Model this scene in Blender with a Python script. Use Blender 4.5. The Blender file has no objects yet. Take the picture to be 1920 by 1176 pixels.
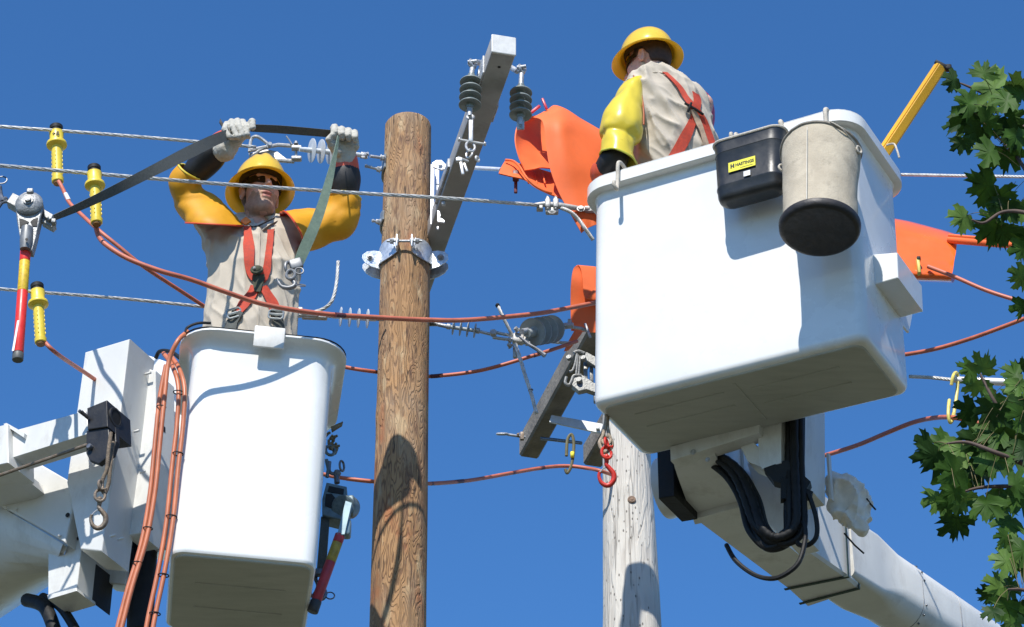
import bpy, bmesh, math, random
import numpy as np
from mathutils import Vector, Matrix, noise as mnoise
sin, cos, rad, PI = math.sin, math.cos, math.radians, math.pi
random.seed(7)
SC = bpy.context.scene
COL = SC.collection
# ---------------------------------------------------------------- camera
PITCH = rad(35); FPX = 4900.0; CAMZ = 1.6
cd = bpy.data.cameras.new('camera'); cam = bpy.data.objects.new('camera', cd); COL.objects.link(cam)
cam.location = (0, 0, CAMZ); cam.rotation_euler = (rad(90) + PITCH, 0, 0)
cd.sensor_width = 36; cd.lens = 36 * FPX / 1920; cd.clip_end = 5000; cd.clip_start = .1
SC.camera = cam
# ---------------------------------------------------------------- sky and sun
SUN_EL = rad(47.5); SUN_AZ = rad(195)          # direction TO the sun: (sin az, cos az)
w = bpy.data.worlds.new('World'); SC.world = w; w.use_nodes = True
nt = w.node_tree; nt.nodes.clear()
bg = nt.nodes.new('ShaderNodeBackground'); out = nt.nodes.new('ShaderNodeOutputWorld')
sky = nt.nodes.new('ShaderNodeTexSky'); sky.sky_type = 'NISHITA'; sky.sun_disc = False
sky.sun_elevation = SUN_EL; sky.sun_rotation = SUN_AZ; sky.altitude = 3000
sky.air_density = 1.5; sky.dust_density = 0; sky.ozone_density = 10
bg.inputs['Strength'].default_value = .143
hs = nt.nodes.new('ShaderNodeHueSaturation'); hs.inputs['Saturation'].default_value = 1.1; hs.inputs['Value'].default_value = .95
nt.links.new(sky.outputs[0], hs.inputs['Color']); nt.links.new(hs.outputs[0], bg.inputs[0]); nt.links.new(bg.outputs[0], out.inputs[0])
sl = bpy.data.lights.new('sun', 'SUN'); sl.energy = 4.5; sl.angle = rad(.53); sl.color = (1, .955, .88)
so = bpy.data.objects.new('sun', sl); COL.objects.link(so)
SUNV = Vector((sin(SUN_AZ) * cos(SUN_EL), cos(SUN_AZ) * cos(SUN_EL), sin(SUN_EL)))
so.rotation_euler = SUNV.to_track_quat('Z', 'Y').to_euler(); so.location = (-5, -8, 20)
SC.view_settings.view_transform = 'Standard'; SC.view_settings.look = 'None'
SC.view_settings.gamma = 1; SC.view_settings.exposure = .4
SC.render.film_transparent = False

# ---------------------------------------------------------------- helpers
def V(*a): return Vector(a if len(a) > 1 else a[0])
_cp, _sp = cos(PITCH), sin(PITCH)
def P(px, py, Y):
    a = (px - 960) / FPX; b = (588 - py) / FPX
    d = Vector((a, _cp - _sp * b, _sp + _cp * b)); t = Y / d.y
    return Vector((0, 0, CAMZ)) + d * t
def PZ(px, py, Z):
    a = (px - 960) / FPX; b = (588 - py) / FPX
    d = Vector((a, _cp - _sp * b, _sp + _cp * b)); t = (Z - CAMZ) / d.z
    return Vector((0, 0, CAMZ)) + d * t
def PL(*pts):      # list of (px,py,Y)
    return [P(*p) for p in pts]
def crom(pts, n=8, closed=False):
    pts = [Vector(p) for p in pts]; out = []; N = len(pts)
    if N < 3 and not closed:
        return [pts[0].lerp(pts[-1], i / n) for i in range(n + 1)]
    rng = N if closed else N - 1
    for i in range(rng):
        if closed: p0, p1, p2, p3 = pts[i-1], pts[i], pts[(i+1) % N], pts[(i+2) % N]
        else: p0, p1, p2, p3 = pts[max(i-1, 0)], pts[i], pts[i+1], pts[min(i+2, N-1)]
        for k in range(n):
            t = k / n
            out.append(.5 * ((2*p1) + (p2-p0)*t + (2*p0-5*p1+4*p2-p3)*t*t + (3*p1-p0-3*p2+p3)*t**3))
    if not closed: out.append(pts[-1])
    return out
def frame(d, hint=None):
    d = Vector(d).normalized(); h = Vector(hint) if hint is not None else Vector((0, 0, 1))
    if abs(d.dot(h.normalized())) > .98: h = Vector((0, 1, 0))
    a = h.cross(d).normalized(); return a, d.cross(a).normalized(), d     # right, up, along

class MB:
    def __init__(s): s.v = []; s.f = []; s.m = []; s.sm = []; s.cur = 0; s.smooth = True
    def add(s, vs, fs, smooth=None):
        o = len(s.v); s.v += [Vector(x) for x in vs]
        for f in fs: s.f.append([o + i for i in f]); s.m.append(s.cur); s.sm.append(s.smooth if smooth is None else smooth)
        return s
    def boxp(s, p):   # 8 points: bottom 4 ccw, top 4
        return s.add(p, [(3,2,1,0),(4,5,6,7),(0,1,5,4),(1,2,6,5),(2,3,7,6),(3,0,4,7)], False)
    def box(s, c, size, ax=None, bev=0):
        c = Vector(c); x, y, z = ax if ax else (V(1,0,0), V(0,1,0), V(0,0,1))
        a, b, h = [q / 2 for q in size]
        if bev <= 0:
            return s.boxp([c + x*i*a + y*j*b + z*k*h for k in (-1, 1) for i, j in ((-1,-1),(1,-1),(1,1),(-1,1))])
        bev = min(bev, a*.9, b*.9, h*.9); rings = []
        for hz, ins in ((-h, bev), (-h+bev*.3, bev*.3), (-h+bev, 0), (h-bev, 0), (h-bev*.3, bev*.3), (h, bev)):
            rings.append([c + x*p[0] + y*p[1] + z*hz for p in rrect(2*(a-ins), 2*(b-ins), max(bev*.95, .0005) if ins < bev else bev*.3, 3)])
        return s.loft(rings, cap=True)
    def loft(s, rings, cap=True, closed=True, smooth=None):
        n = len(rings[0]); o = len(s.v)
        for r in rings: s.v += [Vector(x) for x in r]
        sm = s.smooth if smooth is None else smooth
        for i in range(len(rings) - 1):
            for j in range(n if closed else n - 1):
                k = (j + 1) % n
                s.f.append([o+i*n+j, o+i*n+k, o+(i+1)*n+k, o+(i+1)*n+j]); s.m.append(s.cur); s.sm.append(sm)
        if cap:
            s.f.append([o + j for j in range(n)][::-1]); s.m.append(s.cur); s.sm.append(False)
            q = o + (len(rings)-1)*n; s.f.append([q + j for j in range(n)]); s.m.append(s.cur); s.sm.append(False)
        return s
    def cyl(s, p0, p1, r0, r1=None, n=16, cap=True, bev=0):
        p0, p1 = Vector(p0), Vector(p1); r1 = r0 if r1 is None else r1
        a, b, d = frame(p1 - p0); L = (p1 - p0).length
        pr = [(0, r0), (L, r1)] if not bev else [(0, r0-bev), (bev*.3, r0-bev*.3), (bev, r0), (L-bev, r1), (L-bev*.3, r1-bev*.3), (L, r1-bev)]
        return s.loft([[p0 + d*z + a*r*cos(2*PI*i/n) + b*r*sin(2*PI*i/n) for i in range(n)] for z, r in pr], cap)
    def lathe(s, p0, d, prof, n=24, cap=True, hint=None):   # prof: (dist along d, r)
        p0 = Vector(p0); a, b, d = frame(d, hint)
        return s.loft([[p0 + d*z + a*r*cos(2*PI*i/n) + b*r*sin(2*PI*i/n) for i in range(n)] for z, r in prof], cap)
    def tube(s, pts, r, n=10, cap=True, closed=False, flat=1.0, hint=None):
        pts = [Vector(p) for p in pts]; N = len(pts); rs = r if isinstance(r, (list, tuple)) else [r] * N
        a = None; rings = []
        for i, p in enumerate(pts):
            if closed: d = (pts[(i+1) % N] - pts[i-1])
            else: d = (pts[min(i+1, N-1)] - pts[max(i-1, 0)])
            d = d.normalized()
            if a is None: a, b, _ = frame(d, hint)
            else: a = (a - d * a.dot(d)).normalized(); b = d.cross(a)
            rings.append([p + a*rs[i]*cos(2*PI*k/n) + b*rs[i]*flat*sin(2*PI*k/n) for k in range(n)])
        if closed: rings.append(rings[0]); cap = False
        return s.loft(rings, cap)
    def ball(s, c, r, n=12, ax=None):
        r = r if isinstance(r, (list, tuple)) else (r, r, r); x, y, z = ax if ax else (V(1,0,0), V(0,1,0), V(0,0,1)); c = Vector(c)
        rings = []
        for i in range(n//2 + 1):
            t = PI * i / (n//2); t = min(max(t, .02), PI - .02)
            rings.append([c + x*r[0]*sin(t)*cos(2*PI*k/n) + y*r[1]*sin(t)*sin(2*PI*k/n) - z*r[2]*cos(t) for k in range(n)])
        return s.loft(rings)
    def prism(s, poly, ext, bev=0):
        poly = [Vector(p) for p in poly]; ext = Vector(ext); n = len(poly)
        c = sum(poly, Vector()) / n
        nrm = Vector()
        for i in range(n): nrm += (poly[i]-c).cross(poly[(i+1) % n]-c)
        if nrm.dot(ext) < 0: poly = poly[::-1]
        if bev:
            e = ext.normalized()*bev; ins = lambda k: [p + (c-p).normalized()*bev*k for p in poly]
            return s.loft([ins(1), [p+e*.3 for p in ins(.3)], [p+e for p in poly], [p+ext-e for p in poly], [p+ext-e*.3 for p in ins(.3)], [p+ext for p in ins(1)]], True, smooth=False)
        return s.loft([poly, [p + ext for p in poly]], True, smooth=False)
    def torus(s, c, nrm, R, r, n=20, m=8, a0=0, a1=2*PI, hint=None, sx=1, sy=1):
        a, b, d = frame(nrm, hint); full = abs(a1 - a0 - 2*PI) < 1e-4; c = Vector(c)
        k = n if full else n + 1
        pts = [c + a*R*sx*cos(a0+(a1-a0)*i/n) + b*R*sy*sin(a0+(a1-a0)*i/n) for i in range(k)]
        return s.tube(pts, r, m, closed=full)
    def bolt(s, p, d, r=.012, L=.02, hexa=True, shaft=0):
        p = Vector(p); d = Vector(d).normalized()
        s.lathe(p, d, [(0, r*1.35), (.003, r*1.35)], 14)
        a, b, _ = frame(d)
        s.loft([[p + d*z + a*q*cos(PI*i/3) + b*q*sin(PI*i/3) for i in range(6)] for z, q in ((.003, r), (L*.85, r), (L, r*.85))], True, smooth=False)
        if shaft: s.cyl(p + d*L, p + d*(L+shaft), r*.5, n=8)
        return s

def rrect(w_, d_, r, n=5):
    r = min(r, w_/2*.999, d_/2*.999); o = []
    for cx, cy, a0 in ((w_/2-r, d_/2-r, 0), (-w_/2+r, d_/2-r, 90), (-w_/2+r, -d_/2+r, 180), (w_/2-r, -d_/2+r, 270)):
        for i in range(n + 1):
            a = rad(a0 + 90*i/n); o.append((cx + r*cos(a), cy + r*sin(a)))
    return o

def wpos(o):
    return o['_w'] if False else (WP[o.name])
WP = {}
def tag(o, label=None, cat=None, group=None, kind=None):
    if label: o['label'] = label
    if cat: o['category'] = cat
    if group: o['group'] = group
    if kind: o['kind'] = kind
    return o
def thing(name, loc, label, cat, group=None):
    o = bpy.data.objects.new(name, None); COL.objects.link(o); o.location = Vector(loc); o.empty_display_size = .1
    WP[o.name] = Vector(loc); return tag(o, label, cat, group)
NOSPLIT = {'crown', 'body', 'lettering', 'emblem', 'small_print', 'bucket', 'boots', 'cutout', 'shirt', 'rib', 'limb'}
def clusters(mb):
    par = list(range(len(mb.v)))
    def find(i):
        while par[i] != i: par[i] = par[par[i]]; i = par[i]
        return i
    for f in mb.f:
        a = find(f[0])
        for q in f[1:]:
            b = find(q)
            if a != b: par[b] = a
    isl = {}
    for i in range(len(mb.v)): isl.setdefault(find(i), []).append(i)
    ks = list(isl); bb = {}
    for k in ks:
        A = np.array([mb.v[i] for i in isl[k]]); bb[k] = (A.min(0) - .0015, A.max(0) + .0015)
    grp = {k: k for k in ks}
    def g(k):
        while grp[k] != k: k = grp[k]
        return k
    for i, a in enumerate(ks):
        for b in ks[i+1:]:
            if (bb[a][0] <= bb[b][1]).all() and (bb[b][0] <= bb[a][1]).all():
                x, y = g(a), g(b)
                if x != y: grp[y] = x
    return {i: g(find(i)) for i in range(len(mb.v))}, len({g(k) for k in ks})
def obj(name, mb, mats, parent=None, label=None, cat=None, group=None, kind=None, auto=True):
    if parent is not None and name not in NOSPLIT and len(mb.f) < 30000:
        cl, nc = clusters(mb)
        if nc > 1:
            subs = {}
            for fi, f in enumerate(mb.f): subs.setdefault(cl[f[0]], []).append(fi)
            first = None
            for k, fl in subs.items():
                m2 = MB(); mp = {}
                for fi in fl:
                    nf = []
                    for i in mb.f[fi]:
                        if i not in mp: mp[i] = len(m2.v); m2.v.append(mb.v[i])
                        nf.append(mp[i])
                    m2.f.append(nf); m2.m.append(mb.m[fi]); m2.sm.append(mb.sm[fi])
                o = _obj(name, m2, mats, parent, label, cat, group, kind, auto); first = first or o
            return first
    return _obj(name, mb, mats, parent, label, cat, group, kind, auto)
def _obj(name, mb, mats, parent=None, label=None, cat=None, group=None, kind=None, auto=True):
    vs, fs = mb.v, mb.f
    lo = Vector([min(p[i] for p in vs) for i in range(3)]); hi = Vector([max(p[i] for p in vs) for i in range(3)])
    c = (lo + hi) / 2
    if parent is None: c.z = lo.z
    me = bpy.data.meshes.new(name); me.from_pydata([p - c for p in vs], [], fs)
    for m in (mats if isinstance(mats, (list, tuple)) else [mats]): me.materials.append(m)
    me.polygons.foreach_set('material_index', mb.m); me.polygons.foreach_set('use_smooth', mb.sm); me.update()
    o = bpy.data.objects.new(name, me); COL.objects.link(o)
    if parent is not None: o.parent = parent; o.location = c - WP[parent.name]
    else: o.location = c
    WP[o.name] = c
    if auto and any(mb.sm):
        bm = bmesh.new(); bm.from_mesh(me)
        if not mb_is_huge(bm): bmesh.ops.recalc_face_normals(bm, faces=bm.faces)
        for e in bm.edges:
            if len(e.link_faces) == 2 and e.calc_face_angle(0) > rad(38): e.smooth = False
        bm.to_mesh(me); bm.free()
    else:
        bm = bmesh.new(); bm.from_mesh(me)
        if not mb_is_huge(bm): bmesh.ops.recalc_face_normals(bm, faces=bm.faces)
        bm.to_mesh(me); bm.free()
    return tag(o, label, cat, group, kind)
def mb_is_huge(bm): return len(bm.faces) > 60000

# ---------------------------------------------------------------- signed-distance modelling (one continuous surface)
def _v(p): return np.array(p, dtype=np.float32)
def smin(a, b, k):
    if k <= 0: return np.minimum(a, b)
    h = np.clip(.5 + .5*(b - a)/k, 0, 1); return b*(1-h) + a*h - k*h*(1-h)
def smax(a, b, k): return -smin(-a, -b, k)
def s_cap(a, b, ra, rb=None):
    a, b = _v(a), _v(b); rb = ra if rb is None else rb
    def f(Q):
        ba = b - a; pa = Q - a; h = np.clip((pa @ ba) / max(float(ba @ ba), 1e-9), 0, 1)
        return np.sqrt(((pa - h[..., None]*ba)**2).sum(-1)) - (ra + (rb - ra)*h)
    f.lo = np.minimum(a - ra, b - rb); f.hi = np.maximum(a + ra, b + rb); return f
def s_ell(c, r, ax=None):
    c = _v(c); r = _v(r); M = np.array([list(q) for q in ax], dtype=np.float32) if ax else np.eye(3, dtype=np.float32)
    def f(Q):
        L = (Q - c) @ M.T; k0 = np.sqrt(((L/r)**2).sum(-1)); k1 = np.sqrt(((L/(r*r))**2).sum(-1)) + 1e-9
        return k0*(k0-1)/k1
    R = float(max(r)); f.lo = c - R; f.hi = c + R; return f
def s_box(c, half, rr, ax=None):
    c = _v(c); half = _v(half); M = np.array([list(q) for q in ax], dtype=np.float32) if ax else np.eye(3, dtype=np.float32)
    def f(Q):
        q = np.abs((Q - c) @ M.T) - (half - rr)
        return np.sqrt((np.maximum(q, 0)**2).sum(-1)) + np.minimum(q.max(-1), 0) - rr
    R = float(np.linalg.norm(half)); f.lo = c - R; f.hi = c + R; return f
def s_chain(pts, rs, k=0):
    fs = [s_cap(pts[i], pts[i+1], rs[i], rs[i+1]) for i in range(len(pts)-1)]
    def f(Q):
        d = fs[0](Q)
        for g in fs[1:]: d = smin(d, g(Q), k)
        return d
    f.lo = np.min([g.lo for g in fs], 0); f.hi = np.max([g.hi for g in fs], 0); return f
def sdf(prims, h, clip=None):
    """prims: (op, f, k) with op '+', '-'.  returns MB"""
    add = [p for p in prims if p[0] == '+']
    lo = np.min([p[1].lo for p in add], 0) - 4*h; hi = np.max([p[1].hi for p in add], 0) + 4*h
    if clip: lo = np.maximum(lo, _v(clip[0])); hi = np.minimum(hi, _v(clip[1]))
    nx, ny, nz = [int(q) + 1 for q in (hi - lo)/h]
    ax = [lo[i] + h*np.arange(n, dtype=np.float32) for i, n in enumerate((nx, ny, nz))]
    D = np.full((nx, ny, nz), 1.0, dtype=np.float32)
    for op, f, k in prims:
        m = 6*h + 2*k
        i0 = [max(0, int((f.lo[i]-m-lo[i])/h)) for i in range(3)]; i1 = [min((nx, ny, nz)[i], int((f.hi[i]+m-lo[i])/h) + 2) for i in range(3)]
        if min(i1[i]-i0[i] for i in range(3)) <= 0: continue
        sl_ = tuple(slice(i0[i], i1[i]) for i in range(3))
        Q = np.stack(np.meshgrid(*[ax[i][sl_[i]] for i in range(3)], indexing='ij'), -1)
        d = f(Q)
        D[sl_] = smin(D[sl_], d, k) if op == '+' else smax(D[sl_], -d, k)
    return nets(D, lo, h)
def nets(D, lo, h):
    if True:
        D = D.copy(); D[0] = D[-1] = 1; D[:, 0] = D[:, -1] = 1; D[:, :, 0] = D[:, :, -1] = 1
    n = D.shape; C = tuple(q-1 for q in n)
    acc = np.zeros(C + (3,), np.float32); cnt = np.zeros(C, np.float32)
    def sub(o): return D[o[0]:o[0]+C[0], o[1]:o[1]+C[1], o[2]:o[2]+C[2]]
    for axis in range(3):
        oth = [i for i in range(3) if i != axis]
        for p in (0, 1):
            for q in (0, 1):
                o0 = [0, 0, 0]; o0[oth[0]] = p; o0[oth[1]] = q; o1 = list(o0); o1[axis] = 1
                a, b = sub(o0), sub(o1); m = (a < 0) != (b < 0)
                t = np.where(m, a/np.where(m, a-b, 1), 0)
                for i in range(3): acc[..., i] += np.where(m, (o0[i] + (t if i == axis else 0)), 0)
                cnt += m
    act = cnt > 0; idx = np.full(C, -1, np.int64); ids = np.argwhere(act); idx[act] = np.arange(len(ids))
    vs = lo + h*(ids + acc[act]/cnt[act][:, None])
    quads = []
    for axis in range(3):
        u, v_ = (axis+1) % 3, (axis+2) % 3
        a = np.take(D, range(0, n[axis]-1), axis); b = np.take(D, range(1, n[axis]), axis)
        m = (a < 0) != (b < 0); e = np.argwhere(m); e = e[(e[:, u] > 0) & (e[:, v_] > 0) & (e[:, u] < n[u]-1) & (e[:, v_] < n[v_]-1)]
        flip = D[tuple(e.T)] < 0
        def ix(du, dv):
            q = e.copy(); q[:, u] -= du; q[:, v_] -= dv; return idx[tuple(q.T)]
        Q = np.stack([ix(1, 1), ix(0, 1), ix(0, 0), ix(1, 0)], -1)
        Q[~flip] = Q[~flip][:, ::-1]; quads.append(Q)
    Q = np.concatenate(quads); Q = Q[(Q >= 0).all(1)]
    mb = MB(); mb.v = [Vector(p) for p in vs.tolist()]; mb.f = Q.tolist(); mb.m = [0]*len(Q); mb.sm = [True]*len(Q)
    return mb
def vnormals(mb):
    N = np.zeros((len(mb.v), 3)); A = np.array(mb.v)
    F = np.array(mb.f)
    n = np.cross(A[F[:, 2]] - A[F[:, 0]], A[F[:, 3]] - A[F[:, 1]])
    for k in range(4): np.add.at(N, F[:, k], n)
    N /= np.linalg.norm(N, axis=1, keepdims=True) + 1e-12; return N
def displace(mb, fn):
    N = vnormals(mb)
    mb.v = [p + Vector(N[i])*fn(p) for i, p in enumerate(mb.v)]; return mb
def folds(p, s, seed=0, sharp=1.0):
    q = Vector((p.x*s[0], p.y*s[1], p.z*s[2])) + Vector((seed*3.1, seed*1.7, seed))
    n = mnoise.noise(q + Vector((1, 1, 1))*.6*mnoise.noise(q*.5))
    return (1 - abs(n)*2.2)**2 * sharp if abs(n) < .45 else 0

# sheets (rubber blankets, straps): grid of points, given thickness
def sheet(rows, th, mb=None, nu=4, nv=6, off=None):
    rows = [crom(r, nv) for r in rows]
    if len(rows) > 1 and nu > 0:
        cols = [crom([r[j] for r in rows], nu) for j in range(len(rows[0]))]
        rows = [[c[i] for c in cols] for i in range(len(cols[0]))]
    m = mb or MB(); R, Cn = len(rows), len(rows[0])
    def nrm(i, j):
        a = rows[min(i+1, R-1)][j] - rows[max(i-1, 0)][j]; b = rows[i][min(j+1, Cn-1)] - rows[i][max(j-1, 0)]
        c = a.cross(b); return c.normalized() if c.length > 1e-9 else Vector((0, -1, 0))
    A = [[rows[i][j] + nrm(i, j)*th/2 for j in range(Cn)] for i in range(R)]
    B = [[rows[i][j] - nrm(i, j)*th/2 for j in range(Cn)] for i in range(R)]
    o = len(m.v); m.v += [q for r in A for q in r] + [q for r in B for q in r]
    K = R*Cn; a = lambda i, j: o + i*Cn + j; b = lambda i, j: o + K + i*Cn + j
    fs = []
    for i in range(R-1):
        for j in range(Cn-1):
            fs.append([a(i, j), a(i+1, j), a(i+1, j+1), a(i, j+1)]); fs.append([b(i, j), b(i, j+1), b(i+1, j+1), b(i+1, j)])
    for i in range(R-1):
        fs.append([a(i, 0), b(i, 0), b(i+1, 0), a(i+1, 0)]); fs.append([a(i, Cn-1), a(i+1, Cn-1), b(i+1, Cn-1), b(i, Cn-1)])
    for j in range(Cn-1):
        fs.append([a(0, j), a(0, j+1), b(0, j+1), b(0, j)]); fs.append([a(R-1, j), b(R-1, j), b(R-1, j+1), a(R-1, j+1)])
    m.f += fs; m.m += [m.cur]*len(fs); m.sm += [True]*len(fs)
    return m
def strand_cable(mb, pts, R=.0085, ns=5, pitch=.24, seg=12, side=6, core=True):
    pts = [Vector(p) for p in pts]; L = [0]
    for i in range(1, len(pts)): L.append(L[-1] + (pts[i]-pts[i-1]).length)
    n = max(8, int(L[-1]/pitch*seg)); k = 0; C = []
    for i in range(n+1):
        s = L[-1]*i/n
        while k < len(L)-2 and L[k+1] < s: k += 1
        C.append(pts[k].lerp(pts[k+1], (s-L[k])/max(L[k+1]-L[k], 1e-9)))
    sr = R*.40; off = R - sr; a = None; fr = []
    for i in range(n+1):
        d = (C[min(i+1, n)] - C[max(i-1, 0)]).normalized()
        if a is None: a, b, _ = frame(d)
        else: a = (a - d*a.dot(d)).normalized(); b = d.cross(a)
        fr.append((a.copy(), b.copy()))
    for q in range(ns):
        path = []
        for i in range(n+1):
            t = 2*PI*(q/ns) + 2*PI*(L[-1]*i/n)/pitch
            path.append(C[i] + fr[i][0]*off*cos(t) + fr[i][1]*off*sin(t))
        mb.tube(path, sr, side)
    if core: mb.tube(C[::3] + [C[-1]], off*.75, 6)
    return mb

# ---------------------------------------------------------------- materials
MATS = {}
def mat(name, col, rough=.5, metal=0, var=0, vs=8, col2=None, bump=0, bs=60, coat=0, spec=.5, dirt=0, dcol=(.12, .1, .07), ds=5, stretch=(1, 1, 1), sss=0, transl=0):
    if name in MATS: return MATS[name]
    m = bpy.data.materials.new(name); m.use_nodes = True; t = m.node_tree; b = t.nodes['Principled BSDF']; MATS[name] = m
    N, Lk = t.nodes, t.links
    b.inputs['Roughness'].default_value = rough; b.inputs['Metallic'].default_value = metal
    b.inputs['Specular IOR Level'].default_value = spec; b.inputs['Coat Weight'].default_value = coat; b.inputs['Coat Roughness'].default_value = .08
    if sss: b.inputs['Subsurface Weight'].default_value = sss; b.inputs['Subsurface Radius'].default_value = (.012, .005, .003); b.inputs['Subsurface Scale'].default_value = 1
    c4 = lambda c: (c[0], c[1], c[2], 1)
    tc = N.new('ShaderNodeTexCoord'); mp = N.new('ShaderNodeMapping'); mp.inputs['Scale'].default_value = stretch
    Lk.new(tc.outputs['Object'], mp.inputs[0])
    last = None
    if var or col2:
        nz = N.new('ShaderNodeTexNoise'); nz.inputs['Scale'].default_value = vs; nz.inputs['Detail'].default_value = 6; nz.inputs['Roughness'].default_value = .6
        Lk.new(mp.outputs[0], nz.inputs['Vector'])
        r = N.new('ShaderNodeValToRGB'); Lk.new(nz.outputs['Fac'], r.inputs[0])
        c2 = col2 or [min(1, c*(1-var)) for c in col]; c1 = col if col2 else [min(1, c*(1+var*.6)) for c in col]
        r.color_ramp.elements[0].position = .35; r.color_ramp.elements[1].position = .65
        r.color_ramp.elements[0].color = c4(c2); r.color_ramp.elements[1].color = c4(c1); last = r.outputs[0]
        rr = N.new('ShaderNodeMapRange'); Lk.new(nz.outputs['Fac'], rr.inputs[0]); rr.inputs[1].default_value = .3; rr.inputs[2].default_value = .7
        rr.inputs[3].default_value = max(.03, rough - .08); rr.inputs[4].default_value = min(1, rough + .08); Lk.new(rr.outputs[0], b.inputs['Roughness'])
    if dirt:
        nd = N.new('ShaderNodeTexNoise'); nd.inputs['Scale'].default_value = ds; nd.inputs['Detail'].default_value = 8; nd.inputs['Roughness'].default_value = .7
        Lk.new(mp.outputs[0], nd.inputs['Vector']); rd = N.new('ShaderNodeMapRange'); Lk.new(nd.outputs['Fac'], rd.inputs[0])
        rd.inputs[1].default_value = .52; rd.inputs[2].default_value = .78; rd.inputs[3].default_value = 0; rd.inputs[4].default_value = dirt
        mx = N.new('ShaderNodeMix'); mx.data_type = 'RGBA'; Lk.new(rd.outputs[0], mx.inputs[0])
        if last: Lk.new(last, mx.inputs[6])
        else: mx.inputs[6].default_value = c4(col)
        mx.inputs[7].default_value = c4(dcol); last = mx.outputs[2]
    if last: Lk.new(last, b.inputs['Base Color'])
    else: b.inputs['Base Color'].default_value = c4(col)
    if bump:
        nb = N.new('ShaderNodeTexNoise'); nb.inputs['Scale'].default_value = bs; nb.inputs['Detail'].default_value = 4
        Lk.new(mp.outputs[0], nb.inputs['Vector']); bp = N.new('ShaderNodeBump'); bp.inputs['Strength'].default_value = bump; bp.inputs['Distance'].default_value = .01
        Lk.new(nb.outputs['Fac'], bp.inputs['Height']); Lk.new(bp.outputs[0], b.inputs['Normal'])
    if transl:
        tr = N.new('ShaderNodeBsdfTranslucent'); ms = N.new('ShaderNodeMixShader'); ms.inputs[0].default_value = transl
        if last: Lk.new(last, tr.inputs[0])
        else: tr.inputs[0].default_value = c4(col)
        o = N['Material Output']; Lk.new(b.outputs[0], ms.inputs[1]); Lk.new(tr.outputs[0], ms.inputs[2]); Lk.new(ms.outputs[0], o.inputs[0])
    return m
WHITE = mat('fibreglass_white', (.80, .80, .77), .28, var=.05, vs=3, coat=.35, dirt=.25, dcol=(.40, .38, .33), ds=2.6, bump=.03, bs=6)
WHITE2 = mat('boom_paint_white', (.66, .66, .63), .38, var=.08, vs=4, dirt=.65, dcol=(.34, .31, .26), ds=5, stretch=(1, 1, .45), bump=.04, bs=25)
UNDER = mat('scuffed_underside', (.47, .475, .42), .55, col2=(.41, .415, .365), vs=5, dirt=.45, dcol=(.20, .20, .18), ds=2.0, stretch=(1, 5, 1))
BLACK = mat('black_rubber', (.012, .012, .012), .6, var=.4, vs=20, bump=.2, bs=40, spec=.3)
BLKP = mat('black_paint', (.014, .014, .015), .5, var=.3, vs=15, bump=.1, bs=80)
GALV = mat('galvanised_steel', (.44, .45, .46), .5, metal=.45, var=.35, vs=30, bump=.25, bs=120)
ALU = mat('aluminium', (.44, .43, .41), .5, metal=.4, var=.2, vs=25, bump=.2, bs=100)
WIRE = mat('aluminium_strand', (.60, .60, .58), .5, metal=.25, var=.3, vs=40)
STEEL = mat('dark_steel', (.16, .17, .19), .45, metal=.7, var=.4, vs=30)
RUST = mat('rusty_steel', (.17, .125, .085), .6, metal=.5, col2=(.24, .2, .16), vs=40, bump=.3, bs=150)
YEL = mat('yellow_plastic', (.80, .60, .055), .38, var=.12, vs=15, dirt=.3, dcol=(.3, .2, .05), ds=12)
ORCAB = mat('orange_jumper_jacket', (.54, .15, .085), .5, var=.2, vs=14, dirt=.5, dcol=(.2, .07, .05), ds=7)
ORHOSE = mat('orange_hydraulic_hose', (.52, .16, .07), .42, var=.2, vs=8, dirt=.4, dcol=(.2, .09, .06), ds=7)
ORBLK = mat('orange_rubber', (.84, .165, .045), .62, var=.10, vs=5, dirt=.3, dcol=(.5, .13, .06), ds=6, bump=.05, bs=30, spec=.3)
# ================================================================ ground
g = MB(); g.smooth = False
g.add([V(-1500,-1500,0), V(1500,-1500,0), V(1500,1500,0), V(-1500,1500,0)], [(0,1,2,3)])
obj('ground', g, mat('dry_grass_and_gravel', (.105,.102,.055), .95, col2=(.078,.086,.04), vs=.8), None, kind='structure', auto=False)
g = MB(); g.smooth = False
g.add([V(-1500,2.5,.004), V(1500,2.5,.004), V(1500,9.2,.004), V(-1500,9.2,.004)], [(0,1,2,3)])
obj('road', g, mat('worn_asphalt', (.07,.067,.058), .9, var=.3, vs=2), None, kind='structure', auto=False)

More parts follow.
